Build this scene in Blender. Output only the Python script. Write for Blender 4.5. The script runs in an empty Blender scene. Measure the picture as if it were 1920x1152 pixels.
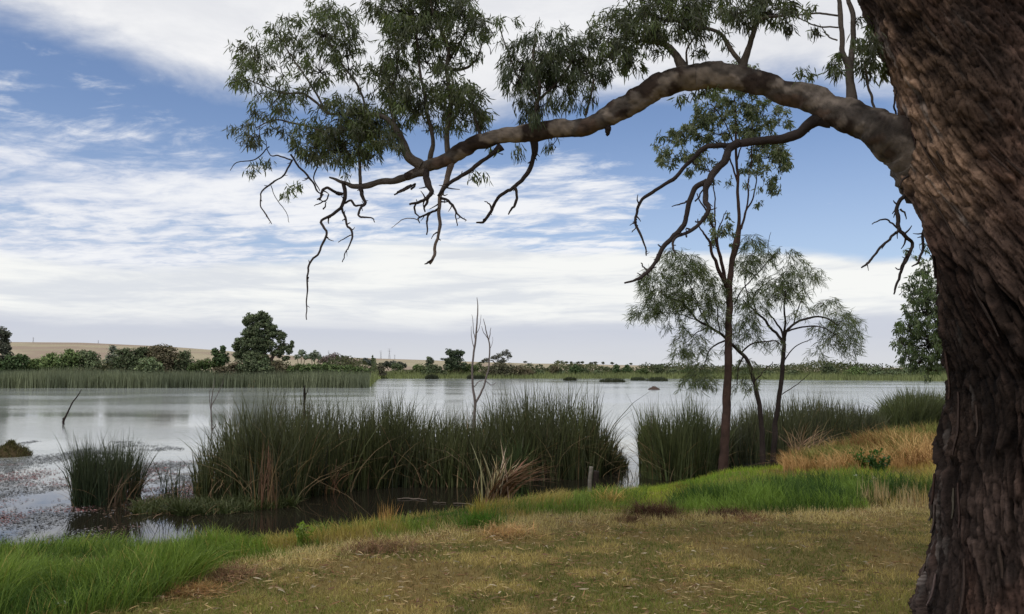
import bpy, math, random
import numpy as np
from math import radians, sin, cos, atan, tan, pi

rng = np.random.default_rng(11)
random.seed(5)
scene = bpy.context.scene
COL = scene.collection

# ------------------------------------------------------------------ camera
F, CX, CY = 1500.0, 960.0, 576.0
PITCH = atan(117.0 / 1500.0)
EYE = 1.65
WATER = -0.5
cam_data = bpy.data.cameras.new("camera")
cam = bpy.data.objects.new("camera", cam_data)
COL.objects.link(cam)
cam.location = (0, 0, EYE)
cam.rotation_euler = (pi / 2 + PITCH, 0, 0)
cam_data.sensor_fit = 'HORIZONTAL'
cam_data.sensor_width = 36.0
cam_data.lens = 36.0 * F / 1920.0
cam_data.clip_start = 0.1
cam_data.clip_end = 9000.0
scene.camera = cam

# ------------------------------------------------------------------ light and exposure
SUN_EL, SUN_AZ = radians(56), radians(-146)      # azimuth clockwise from +Y
SKY_STRENGTH = 0.1
sun_data = bpy.data.lights.new("sun", 'SUN')
sun_data.energy = 1.5
sun_data.angle = radians(10)
sun_data.color = (1.0, 0.95, 0.87)
sun = bpy.data.objects.new("sun", sun_data)
COL.objects.link(sun)
sun.rotation_euler = (pi / 2 - SUN_EL, 0, pi - SUN_AZ)
scene.view_settings.view_transform = 'Standard'
scene.view_settings.look = 'None'
scene.view_settings.gamma = 1.0
scene.view_settings.use_curve_mapping = False
scene.view_settings.exposure = 0.0
scene.render.engine = 'CYCLES'
cy = scene.cycles
cy.use_denoising = True
cy.max_bounces = 6
cy.diffuse_bounces = 3
cy.glossy_bounces = 3
cy.transmission_bounces = 3
cy.transparent_max_bounces = 4
cy.caustics_reflective = False
cy.caustics_refractive = False

# ------------------------------------------------------------------ small helpers
def lin(r, g, b):
    out = []
    for c in (r, g, b):
        c /= 255.0
        out.append(c / 12.92 if c <= 0.04045 else ((c + 0.055) / 1.055) ** 2.4)
    return tuple(out)

class NT:
    """thin wrapper that chains shader nodes"""
    def __init__(self, tree):
        self.t = tree
        tree.nodes.clear()
    def n(self, typ, **kw):
        nd = self.t.nodes.new(typ)
        for k, v in kw.items():
            setattr(nd, k, v)
        return nd
    def set(self, sock, v):
        if isinstance(v, bpy.types.NodeSocket):
            self.t.links.new(v, sock)
        elif isinstance(v, (tuple, list)) and len(v) == 3 and sock.type == 'RGBA':
            sock.default_value = (*v, 1)
        else:
            sock.default_value = v
    def m(self, op, a, b=None, c=None, clamp=False):
        nd = self.n('ShaderNodeMath', operation=op, use_clamp=clamp)
        for i, v in enumerate((a, b, c)):
            if v is not None:
                self.set(nd.inputs[i], v)
        return nd.outputs[0]
    def step(self, v, lo, hi, a=0.0, b=1.0):
        nd = self.n('ShaderNodeMapRange', interpolation_type='SMOOTHSTEP')
        for i, x in enumerate((v, lo, hi, a, b)):
            self.set(nd.inputs[i], x)
        return nd.outputs[0]
    def mix(self, f, a, b, blend='MIX'):
        nd = self.n('ShaderNodeMix', data_type='RGBA', blend_type=blend)
        self.set(nd.inputs[0], f); self.set(nd.inputs[6], a); self.set(nd.inputs[7], b)
        return nd.outputs[2]
    def xyz(self, x, y, z):
        nd = self.n('ShaderNodeCombineXYZ')
        for i, v in enumerate((x, y, z)):
            self.set(nd.inputs[i], v)
        return nd.outputs[0]
    def noise(self, vec, scale, detail=4, rough=0.5, dist=0.0, out=0):
        nd = self.n('ShaderNodeTexNoise')
        if vec is not None:
            self.set(nd.inputs['Vector'], vec)
        nd.inputs['Scale'].default_value = scale
        nd.inputs['Detail'].default_value = detail
        nd.inputs['Roughness'].default_value = rough
        nd.inputs['Distortion'].default_value = dist
        return nd.outputs[out]
    def curve(self, v, pts, x0, x1):
        """piecewise curve of v, points given in real units"""
        y0, y1 = min(p[1] for p in pts) - 1e-3, max(p[1] for p in pts) + 1e-3
        nd = self.n('ShaderNodeFloatCurve')
        cv = nd.mapping.curves[0]
        P = [((p[0] - x0) / (x1 - x0), (p[1] - y0) / (y1 - y0)) for p in pts]
        while len(cv.points) < len(P):
            cv.points.new(0.5, 0.5)
        for q, p in zip(cv.points, P):
            q.location = p
        nd.mapping.update()
        self.set(nd.inputs['Value'], self.m('DIVIDE', self.m('SUBTRACT', v, x0), x1 - x0, clamp=True))
        return self.m('ADD', self.m('MULTIPLY', nd.outputs[0], y1 - y0), y0)

def px_dir(px, py):
    a = (px - CX) / F; v = (CY - py) / F
    return np.array([a, cos(PITCH) - v * sin(PITCH), sin(PITCH) + v * cos(PITCH)])

def at(px, py, Y):
    d = px_dir(px, py)
    return np.array([0, 0, EYE]) + d * (Y / d[1])

def on_z(px, py, z):
    d = px_dir(px, py)
    return np.array([0, 0, EYE]) + d * ((z - EYE) / d[2])

def project(P):
    P = np.asarray(P, float)
    y = P[..., 1]; z = P[..., 2] - EYE
    f = y * cos(PITCH) + z * sin(PITCH); u = -y * sin(PITCH) + z * cos(PITCH)
    f = np.where(f < 0.05, 0.05, f)
    return CX + F * P[..., 0] / f, CY - F * u / f

def azel(px, py):
    d = px_dir(px, py)
    return math.degrees(math.atan2(d[0], d[1])), math.degrees(math.atan2(d[2], math.hypot(d[0], d[1])))

# ------------------------------------------------------------------ sky
world = bpy.data.worlds.new("World")
scene.world = world
world.use_nodes = True
w = NT(world.node_tree)
tc = w.n('ShaderNodeTexCoord')
sep = w.n('ShaderNodeSeparateXYZ')
w.set(sep.inputs[0], tc.outputs['Generated'])
X, Y, Z = sep.outputs
el = w.m('MULTIPLY', w.m('ARCSINE', Z), 180 / pi)
az = w.m('MULTIPLY', w.m('ARCTAN2', X, Y), 180 / pi)
zz = w.m('ADD', w.m('MAXIMUM', Z, 0.0), 0.05)
U = w.m('DIVIDE', X, zz); V = w.m('DIVIDE', Y, zz)
sky = w.n('ShaderNodeTexSky', sky_type='NISHITA')
sky.sun_disc = False
sky.sun_elevation = SUN_EL
sky.sun_rotation = SUN_AZ
sky.altitude = 20
sky.air_density = 1.0
sky.dust_density = 0.6
sky.ozone_density = 1.6
K = 1.0 / SKY_STRENGTH
def rad(r, g, b, k=1.0):
    return tuple(c * K * k for c in lin(r, g, b))
blue = w.mix(1.0, sky.outputs[0], (1.12, 1.12, 1.24), 'MULTIPLY')
plane = w.xyz(U, V, 0.0)
# big shapes, streaks drawn out along the wind (left-right, slightly tilted)
big = w.noise(w.xyz(w.m('MULTIPLY', U, 0.35), w.m('MULTIPLY', V, 0.45), 1.7), 1.0, 5, 0.55)
streak = w.noise(w.xyz(w.m('ADD', w.m('MULTIPLY', U, 0.40), w.m('MULTIPLY', V, 0.20)), w.m('MULTIPLY', V, 0.82), 4.2), 1.0, 8, 0.60, 0.35)
puff = w.noise(w.xyz(w.m('ADD', w.m('MULTIPLY', U, 2.0), w.m('MULTIPLY', V, .7)), w.m('MULTIPLY', V, 3.1), 9.1), 1.0, 7, 0.66, 0.4)
ang = w.xyz(w.m('MULTIPLY', az, 0.055), w.m('MULTIPLY', el, 0.42), 3.3)
lowst = w.noise(ang, 1.0, 6, 0.6, 0.5)
lowf = w.noise(w.xyz(w.m('MULTIPLY', az, 0.16), w.m('MULTIPLY', el, 1.3), 8.8), 1.0, 6, 0.62, 0.6)
wisp = w.noise(w.xyz(w.m('MULTIPLY', az, 0.10), w.m('MULTIPLY', el, 0.22), 6.6), 1.0, 6, 0.62, 0.3)

# top bank: lower edge from the photograph's cloud line, carried round the sky
edge_px = [(-60, 15), (0, 28), (110, 62), (210, 95), (300, 128), (430, 160), (620, 185), (820, 215), (1000, 205), (1200, 165), (1420, 150), (1640, 165), (1900, 170)]
ep = [azel(*p) for p in edge_px]
pts = [(-180, 21.0), (-60, 24.5)] + ep + [(60, 19.0), (180, 21.0)]
edge = w.curve(az, pts, -180, 180)
t_top = w.m('ADD', w.m('SUBTRACT', el, edge), w.m('MULTIPLY', w.m('SUBTRACT', wisp, 0.5), 4.2))
top = w.step(t_top, -1.3, 1.9)
hole = w.step(w.m('ADD', big, w.m('MULTIPLY', puff, 0.25)), 0.42, 0.58)
high = w.step(el, 26, 40)
top = w.m('MULTIPLY', top, w.m('ADD', w.m('SUBTRACT', 1.0, high), w.m('MULTIPLY', high, hole)))
# mid layer of broken streaks: strong at the left, thin toward the right
thr = w.curve(az, [(-180, .48), (-40, .43), (-30, .435), (-18, .46), (-6, .50), (3, .505), (9, .54), (13, .63), (30, .64), (60, .55), (180, .48)], -180, 180)
thr_el = w.curve(el, [(-10, 0), (8, 0.0), (9.5, .02), (11, -.015), (12.8, -.01), (14.2, .035), (15.6, .085), (17.2, .125), (19, .2), (25, .3), (90, .3)], -10, 90)
th = w.m('ADD', thr, thr_el)
ripple = w.noise(w.xyz(w.m('ADD', w.m('MULTIPLY', U, 5.2), w.m('MULTIPLY', V, 2.4)), w.m('MULTIPLY', V, 5.6), 2.1), 1.0, 5, 0.6, 0.6)
mixn = w.m('ADD', w.m('ADD', w.m('MULTIPLY', streak, 0.42), w.m('MULTIPLY', puff, 0.36)), w.m('MULTIPLY', ripple, 0.22))
mid = w.m('MULTIPLY', w.step(w.m('SUBTRACT', mixn, th), -0.075, 0.065), 0.96)
veil = w.m('MULTIPLY', w.step(el, 18, 7), 0.22)
# low bank under a ragged upper edge
low_px = [(-60, 452), (0, 474), (150, 490), (420, 482), (600, 478), (760, 448), (900, 452), (1060, 470), (1250, 470), (1500, 471), (1900, 474)]
lp = [azel(*p) for p in low_px]
low_edge = w.curve(az, [(-180, 8.5), (-60, 8.6)] + lp + [(60, 8.4), (180, 8.5)], -180, 180)
low = w.step(w.m('ADD', w.m('SUBTRACT', low_edge, el), w.m('MULTIPLY', w.m('SUBTRACT', lowst, 0.5), 2.6)), -0.35, 0.55)
gap = w.m('MULTIPLY', w.step(w.m('ABSOLUTE', w.m('SUBTRACT', el, w.curve(az, [(-180, 7.6), (-34, 7.5), (-22, 7.6), (-12, 8.0), (0, 8.4), (180, 8.0)], -180, 180))), 0.85, 0.2),
           w.step(az, -8, -16))
low = w.m('MULTIPLY', low, w.m('SUBTRACT', 1.0, w.m('MULTIPLY', gap, 0.75)))
haze = w.step(w.m('ADD', el, w.m('MULTIPLY', w.m('SUBTRACT', lowst, 0.5), 2.4)), 4.3, 2.6)
# colours of the clouds (what they send out)
shade = w.m('ADD', w.m('MULTIPLY', w.step(big, 0.35, 0.65), 0.5), w.m('MULTIPLY', w.step(wisp, 0.35, 0.65), 0.5))
c_top = w.mix(shade, rad(222, 224, 230), rad(250, 250, 251))
c_mid = w.mix(w.step(mixn, 0.42, 0.58), rad(206, 214, 232), rad(245, 246, 249))
c_low = w.mix(w.step(w.m('ADD', w.m('MULTIPLY', lowst, .65), w.m('MULTIPLY', lowf, .35)), 0.38, 0.56), rad(222, 226, 232), rad(247, 248, 246))
c_haze = w.mix(w.step(el, 0.0, 3.2), rad(214, 216, 221), rad(201, 206, 219))
c = w.mix(veil, blue, rad(205, 214, 232))
c = w.mix(mid, c, c_mid)
c = w.mix(low, c, c_low)
c = w.mix(w.m('MULTIPLY', haze, 0.93), c, c_haze)
c = w.mix(top, c, c_top)
bg = w.n('ShaderNodeBackground')
w.set(bg.inputs[0], c)
bg.inputs[1].default_value = SKY_STRENGTH
wo = w.n('ShaderNodeOutputWorld')
w.set(wo.inputs[0], bg.outputs[0])

# ------------------------------------------------------------------ numpy noise
def _h(ix, iy, iz):
    n = (ix.astype(np.int64) * 374761393 + iy.astype(np.int64) * 668265263 + iz.astype(np.int64) * 2147483647 + 1013) & 0xFFFFFFFF
    n = ((n ^ (n >> 13)) * 1274126177) & 0xFFFFFFFF
    n = ((n ^ (n >> 16)) * 2246822519) & 0xFFFFFFFF
    return ((n ^ (n >> 15)) & 0xFFFFFF) / float(0xFFFFFF)

def vnoise(x, y, z=0.0):
    x, y, z = np.broadcast_arrays(np.asarray(x, float), np.asarray(y, float), np.asarray(z, float))
    ix, iy, iz = np.floor(x), np.floor(y), np.floor(z)
    fx, fy, fz = x - ix, y - iy, z - iz
    fx, fy, fz = [t * t * t * (t * (t * 6 - 15) + 10) for t in (fx, fy, fz)]
    r = 0
    for a in (0, 1):
        for b in (0, 1):
            for d in (0, 1):
                r = r + _h(ix + a, iy + b, iz + d) * (fx if a else 1 - fx) * (fy if b else 1 - fy) * (fz if d else 1 - fz)
    return r

def fbm(x, y, z=0.0, oct=4, gain=0.5):
    r = 0; amp = 1; tot = 0; s = 1
    for o in range(oct):
        r = r + amp * vnoise(np.asarray(x) * s + 17.3 * o, np.asarray(y) * s + 5.1 * o, np.asarray(z) * s)
        tot += amp; amp *= gain; s *= 2.03
    return r / tot

def sstep(x, a, b):
    t = np.clip((np.asarray(x, float) - a) / (b - a), 0, 1)
    return t * t * (3 - 2 * t)

# ------------------------------------------------------------------ meshes
class MB:
    """collects pieces of geometry and links them as one mesh object"""
    def __init__(self):
        self.v, self.q, self.t, self.c, self.n = [], [], [], [], 0
    def add(self, v, quads=None, tris=None, col=(0.2, 0.2, 0.2)):
        v = np.asarray(v, float).reshape(-1, 3)
        self.v.append(v)
        if quads is not None and len(quads):
            self.q.append(np.asarray(quads, np.int64).reshape(-1, 4) + self.n)
        if tris is not None and len(tris):
            self.t.append(np.asarray(tris, np.int64).reshape(-1, 3) + self.n)
        col = np.asarray(col, float)
        self.c.append(np.broadcast_to(col, (len(v), 3)) if col.ndim == 1 else col.reshape(-1, 3))
        self.n += len(v)
        return self
    def mesh(self, name, mat, smooth=False):
        v = np.concatenate(self.v); c = np.concatenate(self.c)
        q = np.concatenate(self.q) if self.q else np.zeros((0, 4), np.int64)
        t = np.concatenate(self.t) if self.t else np.zeros((0, 3), np.int64)
        me = bpy.data.meshes.new(name)
        me.vertices.add(len(v))
        me.vertices.foreach_set('co', v.astype(np.float32).ravel())
        loops = np.concatenate([q.ravel(), t.ravel()]).astype(np.int32)
        me.loops.add(len(loops))
        me.loops.foreach_set('vertex_index', loops)
        nq, nt = len(q), len(t)
        me.polygons.add(nq + nt)
        ls = np.concatenate([np.arange(nq) * 4, nq * 4 + np.arange(nt) * 3]).astype(np.int32)
        me.polygons.foreach_set('loop_start', ls)
        if smooth:
            me.polygons.foreach_set('use_smooth', np.ones(nq + nt, bool))
        a = me.attributes.new('tint', 'FLOAT_COLOR', 'POINT')
        a.data.foreach_set('color', np.concatenate([c, np.ones((len(c), 1))], 1).astype(np.float32).ravel())
        me.update(calc_edges=True)
        me.validate()
        me.materials.append(mat)
        return me
    def build(self, name, mat, parent=None, smooth=False, kind=None):
        if not self.v:
            return None
        o = bpy.data.objects.new(name, self.mesh(name, mat, smooth))
        COL.objects.link(o)
        if parent is not None:
            o.parent = parent
            loc = parent['base']
            me = o.data
            co = np.empty(len(me.vertices) * 3, np.float32); me.vertices.foreach_get('co', co)
            co = co.reshape(-1, 3) - np.array(loc, np.float32)
            me.vertices.foreach_set('co', co.ravel()); me.update()
        if kind:
            o['kind'] = kind
        return o

def tag(o, label, cat, group=None, kind=None):
    o['label'] = label
    o['category'] = cat
    if group: o['group'] = group
    if kind: o['kind'] = kind
    return o

def thing(name, label, cat, base, group=None):
    """an Empty at the thing's base; parts are built in world space and moved under it"""
    o = bpy.data.objects.new(name, None)
    o.empty_display_size = 0.2
    COL.objects.link(o)
    o.location = tuple(float(b) for b in base)
    o['base'] = [float(b) for b in base]
    return tag(o, label, cat, group)

def catmull(P, n):
    P = np.asarray(P, float)
    if len(P) == 2:
        t = np.linspace(0, 1, n)[:, None]
        return P[0] * (1 - t) + P[1] * t
    Q = np.concatenate([[2 * P[0] - P[1]], P, [2 * P[-1] - P[-2]]])
    seg = np.linalg.norm(np.diff(P[:, :3], axis=0), axis=1)
    s = np.concatenate([[0], np.cumsum(seg)])
    u = np.linspace(0, s[-1], n)
    i = np.clip(np.searchsorted(s, u, side='right') - 1, 0, len(P) - 2)
    t = ((u - s[i]) / np.maximum(seg[i], 1e-9))[:, None]
    a, b, c2, d = Q[i], Q[i + 1], Q[i + 2], Q[i + 3]
    return 0.5 * (2 * b + (c2 - a) * t + (2 * a - 5 * b + 4 * c2 - d) * t ** 2 + (3 * b - a - 3 * c2 + d) * t ** 3)

def tube(mb, P, R, sides=8, n=None, gnarl=0.0, rough=0.0, col=(0.1, 0.08, 0.06), var=0.15, freq=6.0):
    """a tapered tube along P; gnarl bends the path, rough dents the bark"""
    P = np.asarray(P, float); R = np.asarray(R, float)
    n = n or max(4, 5 * len(P))
    Q = catmull(np.concatenate([P, R[:, None]], 1), n)
    C, r = Q[:, :3], np.maximum(Q[:, 3], R.min() * 0.6)
    ph = rng.random(3) * 50
    if gnarl:
        L = np.linspace(0, 1, n) * len(P)
        for k in range(3):
            C[:, k] += gnarl * (fbm(L * 1.3 + ph[k], L * 0 + k * 7.7, 0, 3) - 0.5) * 2 * sstep(np.linspace(0, 1, n), 0, 0.15)
    T = np.gradient(C, axis=0); T /= np.linalg.norm(T, axis=1)[:, None] + 1e-12
    N = np.zeros_like(T)
    a = np.array([0, 0, 1.0]) if abs(T[0, 2]) < 0.9 else np.array([1.0, 0, 0])
    N[0] = np.cross(T[0], a); N[0] /= np.linalg.norm(N[0])
    for i in range(1, n):
        v = N[i - 1] - T[i] * np.dot(N[i - 1], T[i])
        N[i] = v / (np.linalg.norm(v) + 1e-12)
    B = np.cross(T, N)
    th = np.linspace(0, 2 * pi, sides, endpoint=False)
    ring = N[:, None, :] * np.cos(th)[None, :, None] + B[:, None, :] * np.sin(th)[None, :, None]
    rr = np.repeat(r[:, None], sides, 1)
    W = C[:, None, :] + ring * rr[..., None]
    nz = fbm(W[..., 0] * freq + ph[0], W[..., 1] * freq, W[..., 2] * freq, 3)
    if rough:
        W = C[:, None, :] + ring * (rr * (1 + rough * (nz - 0.5) * 2))[..., None]
    idx = np.arange(n * sides).reshape(n, sides)
    nx = np.roll(idx, -1, axis=1)
    quads = np.stack([idx[:-1], nx[:-1], nx[1:], idx[1:]], -1).reshape(-1, 4)
    cc = np.asarray(col)[None, None, :] * (1 + var * (nz[..., None] - 0.5) * 4)
    tip = np.arange(2, sides)
    tris = [[(n - 1) * sides, (n - 1) * sides + k - 1, (n - 1) * sides + k] for k in tip]
    mb.add(W.reshape(-1, 3), quads, tris, np.clip(cc, 0.004, 1).reshape(-1, 3))
    return C, r

def unit(v):
    return v / (np.linalg.norm(v, axis=-1, keepdims=True) + 1e-12)

def leaves(mb, base, direc, length, width, col, bend=0.25):
    """narrow curved leaves: four triangles each"""
    n = len(base)
    d = unit(direc)
    side = unit(np.cross(d, rng.normal(size=(n, 3))))
    nrm = np.cross(d, side)
    L = np.broadcast_to(np.asarray(length, float), (n,))[:, None]; Wd = np.broadcast_to(np.asarray(width, float), (n,))[:, None]
    b = bend * L * rng.uniform(-1, 1, (n, 1))
    p0 = base
    m1 = base + d * L * 0.35 + nrm * b * 0.6
    m2 = base + d * L * 0.72 + nrm * b * 0.8
    p3 = base + d * L
    V = np.stack([p0, m1 - side * Wd * .5, m1 + side * Wd * .5, m2 - side * Wd * .36, m2 + side * Wd * .36, p3], 1)
    i = np.arange(n)[:, None] * 6
    tris = np.concatenate([i + np.array([[0, 2, 1]]), i + np.array([[3, 4, 5]])], 0)
    quads = i + np.array([[1, 2, 4, 3]])
    c3 = np.broadcast_to(np.asarray(col, float), (n, 3))
    mb.add(V.reshape(-1, 3), quads, tris, np.repeat(c3, 6, 0))

def blades(mb, root, h, wd, lean, bend, col, segs=3, tipcol=None):
    """upright tapering blades that bow over: root Nx3, lean is a horizontal vector Nx2"""
    n = len(root)
    h = np.broadcast_to(np.asarray(h, float), (n,)); wd = np.broadcast_to(np.asarray(wd, float), (n,)); bend = np.broadcast_to(np.asarray(bend, float), (n,))
    a = rng.uniform(0, 2 * pi, n)
    side = np.stack([np.cos(a), np.sin(a), np.zeros(n)], 1)
    lean3 = np.concatenate([lean, np.zeros((n, 1))], 1)
    V, Cc = [], []
    c3 = np.broadcast_to(np.asarray(col, float), (n, 3))
    tc3 = c3 if tipcol is None else np.broadcast_to(np.asarray(tipcol, float), (n, 3))
    for k in range(segs):
        t = k / segs
        p = root + lean3 * (h * (t * 0.35 + t * t * bend))[:, None]
        p[:, 2] += h * (t - 0.35 * bend * t ** 3 * np.linalg.norm(lean, axis=1))
        ww = (wd * (1 - 0.75 * t ** 1.5) * 0.5)[:, None]
        V += [p - side * ww, p + side * ww]
        Cc += [c3 * (1 - t) + tc3 * t] * 2
    p = root + lean3 * (h * (0.35 + bend))[:, None]
    p[:, 2] += h * (1 - 0.35 * bend * np.linalg.norm(lean, axis=1))
    V.append(p); Cc.append(tc3)
    m = 2 * segs + 1
    V = np.stack(V, 1); Cc = np.stack(Cc, 1)
    i = np.arange(n)[:, None] * m
    quads = np.concatenate([i + np.array([[2 * k, 2 * k + 1, 2 * k + 3, 2 * k + 2]]) for k in range(segs - 1)], 0) if segs > 1 else None
    tris = i + np.array([[2 * segs - 2, 2 * segs - 1, 2 * segs]])
    mb.add(V.reshape(-1, 3), quads, tris, Cc.reshape(-1, 3))

def patches(mb, P, N, size, col, aspect=1.5):
    """leaf clumps: small bent diamonds facing N"""
    n = len(P)
    N = unit(N); s = unit(np.cross(N, rng.normal(size=(n, 3)))); t = np.cross(N, s)
    S = np.broadcast_to(np.asarray(size, float), (n,))[:, None]
    V = np.stack([P - t * S * .5 * aspect, P + s * S * .5 + N * S * .15, P + t * S * .5 * aspect, P - s * S * .5 + N * S * .15], 1)
    i = np.arange(n)[:, None] * 4
    mb.add(V.reshape(-1, 3), i + np.array([[0, 1, 2, 3]]), None, np.repeat(np.broadcast_to(col, (n, 3)), 4, 0))

def jitter(col, n, v=0.25, hue=0.08):
    c = np.asarray(col, float)[None, :] * (1 + rng.uniform(-v, v, (n, 1))) * (1 + rng.uniform(-hue, hue, (n, 3)))
    return np.clip(c, 0.003, 1)

# ------------------------------------------------------------------ materials
def tint_mat(name, rough=0.6, transl=0.0, spec=0.3, bump=None, noise_scale=None, noise_amt=0.3):
    m = bpy.data.materials.new(name); m.use_nodes = True
    t = NT(m.node_tree)
    at_ = t.n('ShaderNodeAttribute', attribute_name='tint')
    colr = at_.outputs['Color']
    if noise_scale:
        geo = t.n('ShaderNodeNewGeometry')
        nz = t.noise(geo.outputs['Position'], noise_scale, 5, 0.6)
        f = t.m('ADD', t.m('MULTIPLY', t.m('SUBTRACT', nz, 0.5), noise_amt * 4), 1.0)
        colr = t.mix(1.0, colr, t.xyz(f, f, f), 'MULTIPLY')
    b = t.n('ShaderNodeBsdfPrincipled')
    t.set(b.inputs['Base Color'], colr)
    b.inputs['Roughness'].default_value = rough
    b.inputs['Specular IOR Level'].default_value = spec
    if bump:
        geo = t.n('ShaderNodeNewGeometry')
        bm = t.n('ShaderNodeBump')
        bm.inputs['Strength'].default_value = bump[1]
        bm.inputs['Distance'].default_value = bump[2]
        t.set(bm.inputs['Height'], t.noise(geo.outputs['Position'], bump[0], 6, 0.65))
        t.set(b.inputs['Normal'], bm.outputs[0])
    out = t.n('ShaderNodeOutputMaterial')
    if transl:
        tr = t.n('ShaderNodeBsdfTranslucent')
        t.set(tr.inputs[0], t.mix(1.0, colr, (1.15, 1.25, 0.7), 'MULTIPLY'))
        mx = t.n('ShaderNodeMixShader'); mx.inputs[0].default_value = transl
        t.set(mx.inputs[1], b.outputs[0]); t.set(mx.inputs[2], tr.outputs[0])
        t.set(out.inputs[0], mx.outputs[0])
    else:
        t.set(out.inputs[0], b.outputs[0])
    return m

M_LEAF = tint_mat('leaf', 0.45, 0.42, 0.45)
M_GRASS = tint_mat('grass_blade', 0.6, 0.3, 0.2)
M_REED = tint_mat('reed_blade', 0.55, 0.15, 0.3)
M_STRAW = tint_mat('dry_straw', 0.8, 0.1, 0.1)
M_TWIG = tint_mat('twig_bark', 0.85, 0, 0.2, (60, 0.6, 0.01), 30, 0.25)
M_LIMB = tint_mat('limb_bark', 0.85, 0, 0.2, (45, 0.7, 0.012), 9, 0.3)
M_BARK = tint_mat('trunk_bark', 0.9, 0, 0.15, (70, 0.8, 0.012), 28, 0.3)
M_FAR = tint_mat('far_leaf', 0.7, 0.15, 0.1)
M_WOOD = tint_mat('grey_wood', 0.85, 0, 0.15, (40, 0.6, 0.01), 25, 0.3)
M_METAL = tint_mat('galvanised_steel', 0.5, 0, 0.4)
M_WEED = tint_mat('floating_weed', 0.6, 0.0, 0.3)

# ------------------------------------------------------------------ ground, lake bed, far shore and hills in one sheet
shore_px = [(-700, 1062), (-200, 1054), (0, 1050), (300, 1044), (420, 1038), (560, 1018), (650, 1000), (760, 984), (850, 970), (900, 957), (1000, 950), (1100, 943),
            (1170, 930), (1230, 912), (1300, 904), (1400, 893), (1500, 866), (1650, 832), (1800, 812), (2300, 790), (3200, 775)]
SH = np.array([on_z(a, b, WATER)[:2] for a, b in shore_px])
def near_s(x, y):
    """signed distance inland of the near shoreline (positive on land)"""
    x = np.asarray(x, float); y = np.asarray(y, float)
    best = np.full(x.shape, 1e9)
    for A, B in zip(SH[:-1], SH[1:]):
        d = B - A; L = d @ d
        t = np.clip(((x - A[0]) * d[0] + (y - A[1]) * d[1]) / L, 0, 1)
        best = np.minimum(best, np.hypot(x - A[0] - t * d[0], y - A[1] - t * d[1]))
    ys = np.interp(x, SH[:, 0], SH[:, 1])
    return np.where(y < ys, best, -best)
FAR_PX = [-3000, -500, 0, 300, 500, 690, 697, 712, 1250, 1500, 1770, 2100, 2600, 4000]
FAR_D = [60, 80, 93, 95, 96, 95, 97, 189, 190, 168, 147, 110, 70, 40]
SKY_PX = [-2000, -400, 0, 150, 300, 400, 500, 600, 700, 800, 900, 1000, 1100, 1200, 1300, 1500, 4000]
SKY_PY = [640, 638, 645, 646, 652, 659, 666, 671, 674, 677, 680, 683, 684, 686, 690, 690, 690]
def far_s(x, y):
    px = CX + F * x / np.maximum(y, 1.0)
    return y - np.interp(px, FAR_PX, FAR_D), px
def height(x, y):
    x = np.asarray(x, float); y = np.asarray(y, float)
    s = near_s(x, y)
    wob = (fbm(x * 0.9, y * 0.9, 0.3, 3) - 0.5)
    land = WATER + 0.5 * sstep(s + wob * 0.25, -0.05, 2.3) + 0.10 * wob * sstep(s, 0.1, 1.5)
    bed = WATER - 0.05 + np.maximum(s, -8) * 0.16
    z = np.where(s > 0, land, np.minimum(bed, land))
    fs, px = far_s(x, y)
    isfar = (y > 25) & (fs > -6)
    fz = WATER - 0.25 + 0.9 * sstep(fs + 2.0 * (fbm(x * .15, y * .15, 5, 2) - .5), -2.5, 9)
    hill_top = EYE + (693 - np.interp(px, SKY_PX, SKY_PY)) / F * 1300
    roll = (fbm(x * 0.004, y * 0.004, 2.0, 3) - 0.5) * 5
    hz = 0.4 + (np.maximum(hill_top, 1.0) - 0.4) * sstep(y, 190, 1300) ** 1.1
    fz = np.where(fs > 9, np.maximum(hz, 0.4) + roll * sstep(y, 300, 800) * sstep(1300 - y, 0, 400), fz)
    fz = np.where(y > 1300, np.maximum(hill_top, 1.0) - (y - 1300) * 0.004, fz)
    return np.where(isfar, fz, z)

azs = np.concatenate([np.arange(-40, 40, 0.28), np.arange(40, 320, 5.0)])
rs = np.concatenate([[0.4, 1.5, 3.0], np.geomspace(4.0, 40, 150), np.geomspace(41, 300, 110)[0:], np.geomspace(310, 4500, 60)])
A2, R2 = np.meshgrid(np.radians(azs), rs)
gx, gy = R2 * np.sin(A2), R2 * np.cos(A2)
gz = height(gx, gy)
na, nr = len(azs), len(rs)
idx = np.arange(nr * na).reshape(nr, na)
nxt = np.roll(idx, -1, axis=1)
gq = np.stack([idx[:-1], idx[1:], nxt[1:], nxt[:-1]], -1).reshape(-1, 4)
# lie of the land decides the plants: soil by the lawn, mud below water, meadow at the far shore, dry paddock on the hills
s_ = near_s(gx, gy); fs_, px_ = far_s(gx, gy)
soil = np.array(lin(116, 102, 64)); mud = np.array(lin(62, 52, 40)); meadow = np.array(lin(128, 138, 82)); paddock = np.array(lin(168, 157, 132)); fallow = np.array(lin(150, 134, 118))
gc = np.where((s_ > 0.05)[..., None], soil, mud)
farm = (gy > 25) & (fs_ > -6)
pat = fbm(gx * 0.006, gy * 0.012, 3, 3)[..., None]
field = paddock * (0.9 + 0.25 * (fbm(gx * .02, gy * .02, 8, 3)[..., None] - .5)) * (1 - sstep(pat, .5, .56)) + fallow * sstep(pat, .5, .56)
fm = sstep(gy, 215, 330)[..., None]
fc = meadow * (1 + 0.6 * (fbm(gx * .1, gy * .1, 1, 3)[..., None] - 0.5)) * (1 - fm) + field * fm
gc = np.where(farm[..., None], fc, gc)
mb = MB(); mb.add(np.stack([gx, gy, gz], -1).reshape(-1, 3), gq, None, np.clip(gc, 0, 1).reshape(-1, 3))
centre = [[0, 0, float(height(0.0, 0.0))]]
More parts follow.
